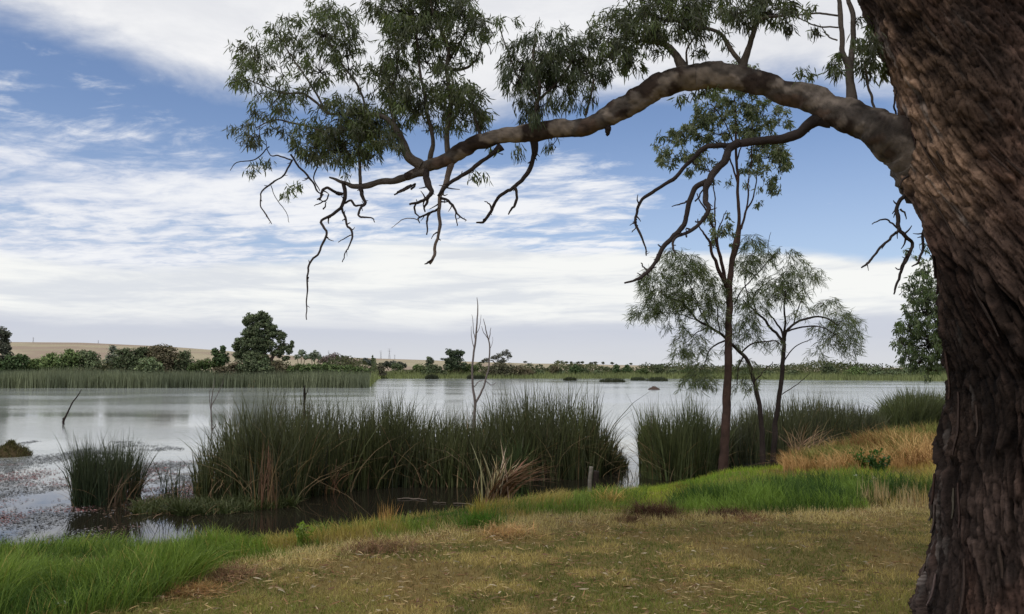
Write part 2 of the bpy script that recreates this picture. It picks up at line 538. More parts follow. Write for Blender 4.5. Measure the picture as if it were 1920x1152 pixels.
mb.add(centre, None, None, soil)
mb.t.append(np.stack([np.full(na, nr * na), idx[0], nxt[0]], -1))
M_GROUND = tint_mat('ground_soil', 0.95, 0, 0.05, (14, 0.5, 0.03), 6, 0.22)
g = mb.build('ground', M_GROUND, smooth=True)
g['kind'] = 'structure'; g['label'] = 'mown lawn and sloping bank that run down to the lake'

# water
m = bpy.data.materials.new('lake_water'); m.use_nodes = True
t = NT(m.node_tree)
geo = t.n('ShaderNodeNewGeometry')
sp = t.n('ShaderNodeSeparateXYZ'); t.set(sp.inputs[0], geo.outputs['Position'])
wx, wy = sp.outputs[0], sp.outputs[1]
r1 = t.noise(t.xyz(t.m('MULTIPLY', wx, 1.3), t.m('MULTIPLY', wy, 4.5), 0.0), 1.0, 5, 0.6, 0.3)
r2 = t.noise(t.xyz(t.m('MULTIPLY', wx, 0.05), t.m('MULTIPLY', wy, 0.12), 2.0), 1.0, 3, 0.5)
calm = t.m('MULTIPLY', t.step(wy, 12, 19, 0.06, 1.0), t.step(r2, 0.36, 0.62, 0.15, 1.3))
bm = t.n('ShaderNodeBump')
t.set(bm.inputs['Strength'], t.m('MULTIPLY', calm, 0.075)); bm.inputs['Distance'].default_value = 0.08
t.set(bm.inputs['Height'], r1)
b = t.n('ShaderNodeBsdfPrincipled')
t.set(b.inputs['Base Color'], t.mix(t.step(t.m('ADD', wy, t.m('MULTIPLY', wx, -.35)), 15, 24), lin(34, 31, 25), lin(142, 146, 142)))   # dark brown margin; open lake painted paler to stand in for sky reflection
t.set(b.inputs['Roughness'], t.m('ADD', 0.015, t.m('ADD', t.m('MULTIPLY', calm, 0.05), t.step(wy, 14, 60, 0.0, 0.075))))
b.inputs['IOR'].default_value = 1.333
t.set(b.inputs['Normal'], bm.outputs[0])
out = t.n('ShaderNodeOutputMaterial'); t.set(out.inputs[0], b.outputs[0])
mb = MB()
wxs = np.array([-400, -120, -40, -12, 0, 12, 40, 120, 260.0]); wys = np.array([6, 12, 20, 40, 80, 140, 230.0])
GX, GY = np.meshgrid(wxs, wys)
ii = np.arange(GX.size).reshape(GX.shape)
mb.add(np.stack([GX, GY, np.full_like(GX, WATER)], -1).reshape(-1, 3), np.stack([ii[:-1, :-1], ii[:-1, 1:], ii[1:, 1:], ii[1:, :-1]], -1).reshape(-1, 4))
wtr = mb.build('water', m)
wtr['kind'] = 'structure'; wtr['label'] = 'wide grey lake mirroring the cloudy sky'

# ------------------------------------------------------------------ the big gum tree
GC = np.array([3.5, 5.1])                                   # rough centre of the trunk
gum = thing('gum_tree', 'huge old gum tree with furrowed dark bark and one long arching limb over the lawn', 'tree', (3.55, 5.15, 0.0))
edge_pts = [(1152, 1713), (1100, 1722), (1050, 1735), (1000, 1741), (960, 1748), (910, 1750), (880, 1754), (830, 1762), (800, 1772), (740, 1780), (680, 1777), (600, 1770), (520, 1760), (430, 1745),
            (380, 1733), (330, 1716), (270, 1702), (200, 1686), (140, 1664), (80, 1640), (40, 1624), (0, 1608), (-60, 1588), (-140, 1575), (-260, 1560)]
rad_pts = [(1152, .84), (1050, .77), (960, .71), (830, .65), (700, .62), (500, .60), (330, .58), (150, .56), (0, .54), (-260, .50)]
DC = 6.2
pyv = np.linspace(1230, -260, 120)
ctr = []
for py in pyv:
    ex = np.interp(-py, [-p[0] for p in edge_pts], [p[1] for p in edge_pts]) + 6 + 8 * min(max((py - 950) / 150, 0), 1)
    R = np.interp(-py, [-p[0] for p in rad_pts], [p[1] for p in rad_pts])
    d = px_dir(ex, py)
    a = math.atan2(d[0], d[1]); ac = a + math.asin(R / DC)
    el_ = d[2] / math.hypot(d[0], d[1])
    dist = DC * math.cos(math.asin(R / DC))
    ctr.append((DC * sin(ac), DC * cos(ac), EYE + el_ * dist, R))
ctr = np.array(ctr)
top_z = ctr[-1, 2]
NZ, NTH = 500, 400
zz_ = np.linspace(-0.25, top_z, NZ)
order = np.argsort(ctr[:, 2])
tcx, tcy, tR = [np.interp(zz_, ctr[order, 2], ctr[order, k]) for k in (0, 1, 3)]
tR = tR + 0.06 * sstep(zz_, 0.5, -0.25) ** 2
# angle measured from the side facing the viewer; more columns on that side
thv = np.linspace(-1, 1, NTH, endpoint=False)
thv = pi * (0.55 * thv + 0.45 * thv ** 3)
TH, ZZ = np.meshgrid(thv, zz_)
RR = tR[:, None] + 0 * TH
face = np.arctan2(-3.4, -5.1)
kz = np.interp(zz_, [-0.3, 0.6, 1.3, 1.9, 2.6, 3.1, 3.6, 4.6], [0.02, 0.05, 0.16, 0.42, 0.55, 0.34, 0.16, 0.1])
shear = np.concatenate([[0], np.cumsum(0.5 * (kz[1:] + kz[:-1]) * np.diff(zz_))])
UU = TH * RR + shear[:, None]
uw = UU + 0.05 * (fbm(UU * 3, ZZ * 1.5, 4, 3) - 0.5) * 2
def cells(u, v, sd):
    """distance to the nearest and second nearest cell point, and a random number per cell"""
    iu, iv = np.floor(u), np.floor(v)
    f1 = np.full(u.shape, 9.0); f2 = np.full(u.shape, 9.0); cid = np.zeros(u.shape)
    for a in (-1, 0, 1):
        for b in (-1, 0, 1):
            cu, cv = iu + a, iv + b
            jx = _h(cu, cv, np.full(u.shape, sd)); jy = _h(cu, cv, np.full(u.shape, sd + 7)); hc = _h(cu, cv, np.full(u.shape, sd + 13))
            d = np.hypot(u - cu - .1 - .8 * jx, v - cv - .1 - .8 * jy)
            near = d < f1
            f2 = np.where(near, f1, np.minimum(f2, d)); cid = np.where(near, hc, cid); f1 = np.where(near, d, f1)
    return f1, f2, cid
uw2 = uw + .05 * (fbm(uw * 5, ZZ * 2.2, 8, 3) - .5)
a1, a2, id1 = cells(uw2 * 9, ZZ * 1.7 + .3 * fbm(uw * 4, ZZ, 5, 2), 3)
b1, b2, id2 = cells(uw2 * 23 + .5 * fbm(uw * 9, ZZ * 3, 2, 2), ZZ * 3.4, 5)
crack1 = sstep(a2 - a1, 0.0, .30); crack2 = sstep(b2 - b1, 0.0, .34)
r3 = fbm(uw2 * 70, ZZ * 15, 6.0, 4); r4 = fbm(uw2 * 34, ZZ * 4.2, 9.0, 4)
smoothzone = sstep(ZZ, 2.5, 3.2) * sstep(fbm(uw * 2.2, ZZ * 1.4, 7.0, 3), 0.36, 0.52)
amp = (1.0 - 0.72 * smoothzone) * (1 - .5 * sstep(ZZ, 2.1, 3.0))
lump = fbm(TH * 1.6, ZZ * 0.9, 2.0, 3) - 0.5
upz = sstep(ZZ + .5 * (fbm(uw * 1.5, ZZ, 71, 3) - .5), 2.35, 2.95)
lowp = sstep(ZZ, 1.5, .8)
rug = .45 + 1.1 * sstep(fbm(uw * 2.4, ZZ * 1.6, 73, 3), .35, .65)              # rugged and worn areas alternate
fib = fbm(uw2 * 15, ZZ * 2.4, 75, 5)
iso = fbm((uw - .8 * shear[:, None]) * 13, ZZ * 11, 51, 5); isof = fbm(uw * 30, ZZ * 24, 52, 3)
disp = (1 - .80 * upz) * rug * (.030 * (crack1 - .6) + .016 * (crack2 - .6) + .026 * (id1 - .5) + .016 * (id2 - .5) + .075 * (fib - .5) + .020 * (r3 - .5) + .022 * (r4 - .5))
disp += 0.05 * lump * sstep(np.abs(TH), 2.0, 1.0) + (.6 + .4 * upz) * (.050 * (iso - .5) + .014 * (isof - .5)) + upz * .07 * (fbm(uw * 3.2, ZZ * 2.4, 53, 3) - .5) + lowp * (.05 * (fbm(uw * 6, ZZ * 3.2, 77, 4) - .5))
f1_, f2_, id3 = cells(uw2 * 36 + .8 * fbm(uw * 12, ZZ * 5, 14, 2), ZZ * 9 + 1.5 * fbm(uw * 8, ZZ * 4, 15, 2), 11)
flake = sstep(f2_ - f1_, 0, .18)
disp += .016 * (id3 - .5) + .010 * (flake - .7)
# swollen collar where the long limb leaves the trunk, and the rib that runs down from it
disp += .13 * np.exp(-((ZZ - 3.02) / .30) ** 2 - ((TH + 1.30) / .42) ** 2) + .05 * np.exp(-((TH + .95 - .35 * (2.9 - ZZ)) / .16) ** 2) * sstep(ZZ, 1.6, 2.6) * sstep(ZZ, 3.1, 2.8)
disp += 0.05 * np.exp(-((ZZ - 0.80) / 0.10) ** 2) * np.exp(-((TH + 1.35) / 0.30) ** 2)
RD = RR + disp
# angle grows clockwise seen from above so that +angle is to the viewer's right
wang = face + TH
wx_ = tcx[:, None] + RD * np.cos(wang); wy_ = tcy[:, None] + RD * np.sin(wang)
idx = np.arange(NZ * NTH).reshape(NZ, NTH); nx = np.roll(idx, -1, 1)
c_dark = np.array(lin(44, 34, 30)); c_mid = np.array(lin(86, 69, 60)); c_tan = np.array(lin(126, 102, 84)); c_grey = np.array(lin(132, 124, 118)); c_red = np.array(lin(84, 62, 53))
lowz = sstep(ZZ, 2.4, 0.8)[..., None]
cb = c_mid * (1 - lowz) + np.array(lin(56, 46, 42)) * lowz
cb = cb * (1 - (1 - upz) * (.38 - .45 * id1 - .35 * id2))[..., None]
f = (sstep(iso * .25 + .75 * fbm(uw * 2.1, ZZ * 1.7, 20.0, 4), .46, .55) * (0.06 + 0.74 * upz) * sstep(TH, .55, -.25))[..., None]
cb = cb * (1 - f) + c_tan * f
f = (sstep(fbm(uw * 2.6, ZZ * 0.8, 31.0, 3), .55, .66) * 0.55)[..., None]
cb = cb * (1 - f) + c_red * f
f = (sstep(r4, .55, .72) * sstep(fbm(uw * 7, ZZ * 1.8, 40.0, 2), .50, .66) * 0.6)[..., None]
cb = cb * (1 - f) + c_grey * f
f = ((1 - crack1 * (.4 + .6 * crack2)) * .7 * (1 - upz))[..., None]
cb = cb * (1 - f) + c_dark * 0.6 * f
f = (sstep(iso, .46, .34) * (.15 + .35 * upz))[..., None]
cb = cb * (1 - f) + c_dark * 0.55 * f
rc = r3 * (1 - .8 * upz) + isof * .8 * upz
cb = cb * (.55 + .9 * id3 ** 1.3)[..., None] * (.6 + .4 * flake)[..., None]
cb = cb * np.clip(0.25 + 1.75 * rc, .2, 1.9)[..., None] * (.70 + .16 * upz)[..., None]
cb = cb * (.45 + 1.1 * sstep(fbm((uw - .5 * shear[:, None]) * 2.0, ZZ * 1.5, 93, 3), .32, .66))[..., None]
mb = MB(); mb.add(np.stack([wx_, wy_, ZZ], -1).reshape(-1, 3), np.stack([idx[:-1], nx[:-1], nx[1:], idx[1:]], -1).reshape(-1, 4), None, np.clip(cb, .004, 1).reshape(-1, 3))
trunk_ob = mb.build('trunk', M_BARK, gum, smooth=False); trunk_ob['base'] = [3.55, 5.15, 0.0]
def trunk_at(z, ang, out=0.0):
    R = np.interp(z, zz_, tR) + out
    return np.array([np.interp(z, zz_, tcx) + R * cos(face + ang), np.interp(z, zz_, tcy) + R * sin(face + ang), z])

# loose strips of bark, standing a little proud of the trunk
strip_spots = []
for k in range(34):
    if k < 6:
        strip_spots.append((rng.uniform(0.15, 1.0), rng.uniform(-1.25, -0.1), rng.uniform(.10, .26), True))
    else:
        strip_spots.append((rng.uniform(0.1, 3.6), rng.uniform(-1.55, 0.5), rng.uniform(.12, .42), False))
strip_mesh = {}
for k, (z0, a0, L, pale) in enumerate(strip_spots):
    mb = MB(); n = 7
    V = []
    kk = np.interp(z0, zz_, kz)
    w0 = rng.uniform(.006, .013)
    for i in range(n):
        tt = i / (n - 1)
        z = z0 + L * (tt - .5)
        a = a0 - (kk * L * (tt - .5)) / .62 + 0.006 * sin(3 * tt + k)
        lift = 0.034 + 0.05 * max(.25 - tt, 0)
        ww = w0 * (0.35 + sin(pi * min(max(tt, .06), .94)))
        for sgn in (-1, 1):
            p = trunk_at(z, a + sgn * ww / .62, lift + (0.006 if sgn > 0 else 0)); V.append(p)
        p = trunk_at(z, a, lift - 0.012); V.append(p)
    q = []
    for i in range(n - 1):
        b0 = 3 * i
        q += [[b0, b0 + 1, b0 + 4, b0 + 3], [b0 + 1, b0 + 2, b0 + 5, b0 + 4], [b0 + 2, b0, b0 + 3, b0 + 5]]
    cc = jitter(lin(96, 86, 80) if pale else lin(70, 58, 52), 1, .2)[0]
    mb.add(V, q, None, cc)
    mb.build('bark_strip', M_BARK, trunk_ob)

def dlimb(px):
    return np.interp(px, [420, 600, 800, 1050, 1270, 1500, 1640, 1700, 1760, 1850], [7.2, 7.0, 6.7, 6.3, 6.0, 5.7, 5.5, 5.45, 5.55, 6.0])
def pts3(pts, depth=None, drift=0.0):
    """pixel polyline with radii (px, py, r) at a depth that follows the limb"""
    out, rr = [], []
    d0 = dlimb(pts[0][0]) if depth is None else depth
    for i, p in enumerate(pts):
        d = (dlimb(p[0]) if depth is None else d0) + drift * i
        out.append(at(p[0], p[1], d)); rr.append(p[2] * d / F)
    return np.array(out), np.array(rr)

LIMB_C = np.array(lin(102, 93, 86)); DEAD_C = np.array(lin(60, 52, 49)); PALE_C = np.array(lin(118, 104, 95))
#limb
limb_pts = [(1850, 385, 50), (1785, 340, 66), (1725, 296, 58), (1680, 264, 47), (1633, 236, 36), (1583, 215, 31), (1533, 195, 29), (1460, 168, 24), (1400, 150, 25), (1330, 142, 28), (1272, 148, 28), (1220, 172, 27),
            (1167, 203, 24), (1100, 236, 20), (1050, 241, 19), (1000, 249, 20), (950, 257, 17), (900, 266, 16), (867, 282, 16), (833, 302, 15), (800, 312, 13), (780, 322, 10), (760, 331, 8)]
P, R = pts3(limb_pts); R = R * np.interp(np.arange(len(R)), [0, 4, 8, 22], [.95, .92, .84, .80])
lb = MB(); tube(lb, P, R, 36, 420, gnarl=0.02, rough=0.20, col=LIMB_C, var=0.10, freq=9)
q = lb.v[0]
n1 = fbm(q[:, 0] * 3.2, q[:, 1] * 3.2, q[:, 2] * 4.5, 4); n2 = fbm(q[:, 0] * 5 + 9, q[:, 1] * 5, q[:, 2] * 7, 4); n3 = fbm(q[:, 0] * 22, q[:, 1] * 22, q[:, 2] * 40, 3)
cl_ = np.array(lb.c[0])
f = (sstep(n1, .52, .58) * .85)[:, None]; cl_ = cl_ * (1 - f) + np.array(lin(70, 56, 50)) * f
f = (sstep(n2, .52, .60) * .9)[:, None]; cl_ = cl_ * (1 - f) + np.array(lin(156, 142, 130)) * f
f = (sstep(n1 + n2, .80, .70) * .35)[:, None]; cl_ = cl_ * (1 - f) + np.array(lin(122, 88, 70)) * f
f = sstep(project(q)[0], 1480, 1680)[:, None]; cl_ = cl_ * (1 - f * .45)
lb.c[0] = np.clip(cl_ * (.25 + 1.2 * n3)[:, None] * .95, .004, 1)
ctr_ = np.repeat(q.reshape(-1, 36, 3).mean(1), 36, 0)
lb.v[0] = ctr_ + (q - ctr_) * (1 + .16 * (fbm(q[:, 0] * 16, q[:, 1] * 16, q[:, 2] * 16, 4) - .5) + .10 * sstep(n1, .50, .56) + .05 * (n3 - .5))[:, None]
limb = lb.build('limb', M_LIMB, gum, smooth=True); limb['base'] = [3.55, 5.15, 0.0]

branch_lists = [
    # living wood that rises from the limb or carries its foliage
    ('branch', 'l', [(800, 322, 9), (765, 331, 8.5), (740, 340, 8), (713, 341, 7.5), (690, 348, 7), (665, 350, 6), (645, 343, 4.5), (617, 333, 2)]),
    ('branch', 'l', [(792, 312, 12), (770, 298, 11), (755, 270, 9.5), (736, 232, 7), (712, 217, 5), (690, 215, 3)]),
    ('branch', 'l', [(806, 300, 6), (808, 288, 6), (813, 262, 5), (800, 215, 5), (798, 180, 4.5), (790, 150, 3.5), (783, 90, 3), (775, 20, 2)]),
    ('branch', 'l', [(840, 292, 6), (838, 250, 6), (845, 190, 5.5), (838, 130, 5), (840, 85, 4.5), (815, 30, 3), (805, -20, 2)]),
    ('branch', 'l', [(835, 128, 4), (855, 132, 3.5), (880, 125, 3), (897, 105, 2), (905, 80, 1.5)]),
    ('branch', 'l', [(838, 120, 4), (850, 100, 3.4), (866, 75, 2.6), (880, 40, 2)]),
    ('branch', 'l', [(712, 217, 4), (660, 215, 3.5), (617, 213, 3.2), (590, 190, 3), (565, 176, 2.6), (530, 175, 2), (490, 160, 1.5), (462, 148, 1)]),
    ('branch', 'l', [(608, 205, 2.5), (590, 170, 2.4), (573, 145, 2), (545, 105, 1.6), (530, 75, 1)]),
    ('branch', 'l', [(690, 215, 3), (670, 160, 2.6), (640, 120, 2.4), (615, 70, 1.8), (605, 35, 1)]),
    ('branch', 'l', [(660, 300, 2.6), (640, 270, 2.6), (600, 245, 2.4), (550, 232, 2.2), (512, 226, 1.8), (480, 240, 1.2)]),
    ('branch', 'l', [(676, 345, 4), (675, 310, 3.4), (673, 280, 2.8), (680, 250, 2.2), (700, 215, 1.5)]),
    ('branch', 'l', [(752, 268, 4), (730, 190, 3.4), (742, 140, 2.8), (748, 95, 2), (735, 60, 1.2)]),
    ('branch', 'l', [(1598, 192, 13), (1595, 155, 9.5), (1591, 125, 9), (1580, 98, 6), (1577, 50, 5.5), (1573, -5, 5), (1570, -60, 4)]),
    ('branch', 'l', [(1595, 130, 7), (1599, 85, 6.5), (1600, 35, 6), (1590, -5, 5), (1588, -60, 4)]),
    ('branch', 'l', [(1392, 128, 10), (1402, 95, 7.5), (1413, 60, 6.5), (1420, 42, 5.5), (1437, 33, 4), (1467, 29, 3), (1490, 20, 2)]),
    ('branch', 'l', [(1415, 52, 4), (1418, 20, 3.4), (1412, -20, 3)]),
    ('branch', 'l', [(1392, 122, 6), (1368, 90, 5), (1352, 65, 4.5), (1325, 54, 4), (1298, 54, 3), (1270, 40, 2)]),
    ('branch', 'l', [(1284, 134, 12), (1266, 102, 9), (1250, 85, 7.5), (1236, 79, 6), (1215, 82, 4)]),
    ('branch', 'l', [(1236, 80, 4), (1214, 60, 3.4), (1205, 30, 2.8), (1200, -10, 2)]),
    ('branch', 'l', [(1288, 122, 2.5), (1288, 92, 2.2), (1305, 68, 1.8), (1320, 40, 1.2)]),
    ('branch', 'l', [(1573, 30, 2.4), (1533, 25, 2.2), (1490, 30, 1.8), (1460, 40, 1.2)]),
    ('branch', 'l', [(1572, 52, 2), (1527, 48, 1.8), (1500, 35, 1.4), (1490, 20, 1)]),
    ('branch', 'l', [(1570, 76, 1.8), (1553, 68, 1.5), (1540, 52, 1)]),
    ('branch', 'l', [(1640, 205, 3), (1631, 170, 3), (1625, 145, 2.5), (1622, 120, 2)]),
    ('branch', 'l', [(1008, 240, 7), (1005, 200, 5), (1012, 160, 4), (1000, 110, 3), (1005, 70, 1.5)]),
    ('branch', 'l', [(1008, 190, 3.5), (1040, 160, 3), (1070, 120, 2.5), (1075, 80, 1.4)]),
    ('branch', 'l', [(1005, 180, 3.5), (975, 150, 2.6), (958, 110, 2), (940, 60, 1.4), (935, 30, 1)]),
    ('branch', 'l', [(1098, 216, 3.5), (1105, 190, 3), (1112, 150, 2.4), (1105, 110, 1.5)]),
    ('branch', 'l', [(900, 255, 3.5), (893, 225, 3), (885, 190, 2.4), (880, 150, 1.6)]),
    # bare dead wood
    ('dead_branch', 'd', [(643, 343, 6), (647, 363, 5.5), (640, 390, 5), (620, 405, 4), (604, 414, 3.6), (606, 425, 3.4), (613, 440, 3.4), (603, 460, 3), (596, 476, 2.6), (580, 497, 2.6), (577, 547, 2.2), (575, 600, 1.2)]),
    ('dead_branch', 'd', [(640, 388, 3.6), (646, 405, 3), (653, 425, 3), (661, 435, 3), (658, 450, 2.4), (650, 470, 1.8), (642, 492, 1.2)]),
    ('dead_branch', 'd', [(662, 440, 1.6), (650, 444, 1.4), (634, 455, 1)]),
    ('dead_branch', 'd', [(675, 350, 6), (680, 368, 5), (684, 382, 4), (675, 390, 3), (673, 406, 2.6), (697, 408, 2), (702, 417, 1.2)]),
    ('dead_branch', 'd', [(645, 382, 3), (658, 376, 3), (668, 386, 3), (684, 384, 2)]),
    ('dead_branch', 'd', [(643, 365, 5), (627, 360, 4.6), (612, 352, 4), (603, 362, 3.6), (600, 372, 3), (596, 374, 2)]),
    ('dead_branch', 'd', [(616, 365, 2.2), (612, 375, 2), (600, 382, 1.6), (588, 387, 1)]),
    ('dead_branch', 'd', [(606, 393, 2.4), (612, 380, 1.4), (604, 378, 1)]),
    ('dead_branch', 'd', [(545, 290, 3), (565, 318, 2.8), (585, 340, 2.6), (595, 358, 2.2), (606, 366, 1.6)]),
    ('dead_branch', 'd', [(592, 270, 2), (595, 310, 2), (588, 335, 1.8), (600, 358, 1.4)]),
    ('dead_branch', 'd', [(548, 300, 2.8), (541, 314, 2.6), (527, 333, 2.4), (501, 350, 2.2), (490, 363, 2), (489, 387, 1.8), (503, 410, 1.6), (508, 420, 1)]),
    ('dead_branch', 'd', [(508, 348, 1.2), (518, 375, 1), (537, 398, .9), (542, 418, .7)]),
    ('dead_branch', 'd', [(505, 275, 1.6), (478, 298, 1.6), (445, 305, 1.3), (432, 320, .8)]),
    ('dead_branch', 'd', [(545, 300, 2), (520, 292, 1.8), (505, 290, 1.4), (498, 262, 1)]),
    ('dead_branch', 'p', [(848, 300, 9), (838, 338, 7), (828, 362, 6), (824, 388, 5.2), (824, 420, 4.6), (818, 455, 4), (814, 480, 4), (806, 496, 3.4)]),
    ('dead_branch', 'd', [(812, 486, 3), (803, 493, 2.6), (796, 495, 1.6)]),
    ('dead_branch', 'd', [(798, 318, 9), (802, 342, 9), (808, 360, 7), (800, 372, 5), (785, 380, 4), (768, 383, 3)]),
    ('dead_branch', 'd', [(808, 362, 5), (798, 385, 3), (796, 398, 2)]),
    ('dead_branch', 'd', [(780, 380, 3), (778, 395, 2.4), (786, 408, 1.6)]),
    ('dead_branch', 'd', [(824, 390, 4), (812, 398, 3.4), (797, 403, 3), (785, 408, 2.4), (787, 419, 1.4)]),
    ('dead_branch', 'p', [(785, 413, 1.4), (765, 410, 1.2), (750, 415, 1), (733, 428, .6)]),
    ('dead_branch', 'd', [(806, 400, 3), (800, 415, 2.6), (800, 440, 1.6)]),
    ('dead_branch', 'd', [(826, 372, 4), (842, 378, 3.6), (853, 392, 3), (860, 405, 2.6), (873, 413, 1.4)]),
    ('dead_branch', 'd', [(852, 392, 2), (856, 412, 1.6), (858, 424, 1.2)]),
    ('dead_branch', 'd', [(940, 275, 13), (922, 290, 6), (895, 309, 5.4), (862, 333, 5), (836, 350, 4.4), (822, 368, 3.6)]),
    ('dead_branch', 'd', [(1001, 262, 12), (1003, 283, 9), (1000, 296, 7), (988, 328, 6), (962, 352, 5.2), (937, 369, 4.6), (918, 400, 4), (907, 416, 3.6), (893, 418, 2.2)]),
    ('dead_branch', 'd', [(966, 350, 4), (968, 380, 3.6), (960, 392, 2.8), (953, 402, 1.6)]),
    ('dead_branch', 'd', [(921, 392, 2.2), (918, 383, 1.8), (908, 378, 1)]),
    ('dead_branch', 'd', [(771, 355, 3), (780, 345, 2.4), (765, 352, 3), (745, 362, 2)]),
    ('dead_branch', 'd', [(772, 348, 5), (752, 357, 3.6), (740, 366, 2)]),
    ('dead_branch', 'd', [(1556, 222, 26), (1530, 226, 18), (1507, 242, 14), (1480, 259, 13), (1440, 263, 12), (1393, 268, 11), (1367, 273, 8), (1327, 276, 7), (1300, 297, 6), (1277, 322, 5.4), (1253, 342, 5), (1223, 360, 4.6), (1203, 378, 4.2), (1195, 397, 4), (1193, 420, 3.4), (1203, 443, 3), (1211, 462, 2.6), (1213, 480, 1.6)]),
    ('dead_branch', 'd', [(1385, 268, 12), (1367, 280, 11), (1357, 303, 10), (1335, 329, 9.5), (1325, 350, 9), (1322, 378, 7), (1328, 396, 6), (1307, 423, 5), (1287, 437, 4.6), (1265, 448, 3.6), (1262, 466, 2.6), (1268, 474, 1.6)]),
    ('dead_branch', 'd', [(1326, 340, 8), (1302, 355, 7.5), (1291, 385, 7.2), (1280, 425, 7), (1263, 445, 6.4), (1243, 467, 6), (1227, 496, 5.6), (1207, 517, 4.6), (1190, 526, 3.4), (1171, 530, 2.2)]),
    ('dead_branch', 'd', [(1290, 377, 2.4), (1277, 383, 2), (1261, 387, 1.2)]),
    ('dead_branch', 'd', [(1215, 510, 2.6), (1206, 500, 2), (1203, 493, 1.4)]),
    ('dead_branch', 'd', [(1196, 423, 2), (1189, 430, 1.6), (1185, 436, 1)]),
    ('dead_branch', 'd', [(1303, 378, 2.2), (1315, 362, 2), (1322, 352, 2)]),
    ('dead_branch', 'd', [(1738, 338, 7), (1722, 346, 6), (1703, 360, 5.4), (1684, 386, 5.6), (1686, 425, 5), (1698, 446, 5), (1711, 456, 4.4), (1702, 480, 4), (1691, 507, 4), (1683, 533, 3.2), (1677, 553, 2)]),
    ('dead_branch', 'd', [(1688, 428, 4), (1668, 450, 3.6), (1648, 467, 3.2), (1628, 490, 3.2), (1615, 503, 2)]),
    ('dead_branch', 'd', [(1682, 428, 2.6), (1668, 414, 2.4), (1655, 412, 2), (1636, 421, 1.2)]),
    ('dead_branch', 'd', [(1688, 392, 3), (1695, 400, 2.4), (1698, 411, 1.2)]),
    ('dead_branch', 'd', [(1700, 478, 2), (1688, 503, 2), (1678, 502, 1.2)]),
    ('dead_branch', 'd', [(1690, 300, 5), (1687, 320, 4.4), (1684, 335, 3), (1681, 332, 2)]),
    ('dead_branch', 'd', [(1720, 325, 4), (1700, 332, 3.4), (1688, 345, 2.6), (1686, 350, 1.6)]),
    ('dead_branch', 'd', [(1748, 425, 5), (1732, 436, 4), (1732, 455, 3.6), (1722, 490, 3), (1708, 500, 1.8)]),
    ('dead_branch', 'd', [(1680, 215, 2.6), (1676, 195, 2.4), (1680, 170, 1.6)]),
    ('dead_branch', 'd', [(1139, 238, 9), (1141, 248, 7), (1137, 254, 4)]),
]
for name, kind_, pts in branch_lists:
    P, R = pts3(pts, None, rng.uniform(-0.06, 0.03) if kind_ != 'l' else rng.uniform(-.03, .03))
    mb = MB()
    big_ = max(p[2] for p in pts)
    tube(mb, P, R * (.70 if kind_ != 'l' else .82), 12 if big_ > 8 else 7, None, gnarl=0.010 if kind_ != 'l' else 0.008, rough=0.22, col={'l': LIMB_C * .9, 'd': DEAD_C, 'p': PALE_C}[kind_], var=.2, freq=14)
    # spurs and snapped twig ends on the dead wood
    if kind_ != 'l' and len(pts) > 4:
        for _ in range(len(pts)):
            i = rng.integers(1, len(P)); j = max(i - 1, 0); tt = rng.random()
            b0 = P[j] * (1 - tt) + P[i] * tt; r0 = min(R[j] * (1 - tt) + R[i] * tt, .018)
            dd = unit(rng.normal(size=3) + np.array([0, 0, -.3])); ll = r0 * rng.uniform(2, 5)
            tube(mb, np.array([b0, b0 + dd * ll * .6, b0 + dd * ll + rng.normal(size=3) * ll * .25]), np.array([r0 * .45, r0 * .3, r0 * .15]), 5, 5, col=DEAD_C)
    mb.build(name, M_LIMB if big_ > 6 else M_TWIG, trunk_ob if min(p[0] for p in pts) > 1612 else limb, smooth=True)

# gum foliage: hanging tufts of narrow leaves on fine twigs, gathered bough by bough
def tufts(mb, tw, ells, depth_f, spread, per, n_leaf, llen, lwid, cols, droop=(0.6, 0.9), twig_r=0.0035, ell_px=12.0, fill=1.25):
    """ells: (px, py, rx, ry[, fill]) clumps; each holds tufts of drooping leaves"""
    for e in ells:
        px, py, rx, ry = e[:4]; fl = e[4] if len(e) > 4 else fill
        d0 = float(depth_f(px)); k = d0 / F
        nt = max(2, int(fl * rx * ry / ell_px ** 2 + 0.5))
        a = rng.uniform(0, 2 * pi, nt); r = np.sqrt(rng.uniform(0.02, 1, nt)) * (1 + rng.normal(0, .12, nt))
        dd = d0 + rng.normal(0, spread, nt)
        C = np.array([at(px + rx * r[i] * cos(a[i]), py + ry * r[i] * sin(a[i]), dd[i]) for i in range(nt)])
        cen = at(px, py + ry * 0.3, d0)
        for i in range(nt):
            m = max(4, int(n_leaf * rng.uniform(0.5, 1.5)))
            outd = unit(C[i] - cen + 1e-6)
            hue = rng.random()
            base_c = np.array(cols[0]) * (1 - hue) + np.array(cols[1]) * hue
            b0 = C[i] + rng.normal(0, ell_px * k * 0.42, (m, 3)) + np.array([0, 0, ell_px * k * .4])
            dr = rng.normal(0, 1, (m, 3)) * droop[0] + outd * 0.45 + np.array([0, 0, -droop[1]])
            leaves(mb, b0, dr, rng.uniform(*llen, m), rng.uniform(*lwid, m), jitter(base_c, m, .28, .08))
            if tw is not None and rng.random() < 0.75:
                mid_ = (cen + C[i]) / 2 + rng.normal(0, 6 * k, 3) + np.array([0, 0, 4 * k])
                tube(tw, np.array([cen, mid_, C[i] + np.array([0, 0, 6 * k])]), np.array([twig_r, twig_r * .7, twig_r * .35]), 4, 6, gnarl=4 * k, col=DEAD_C * .9)

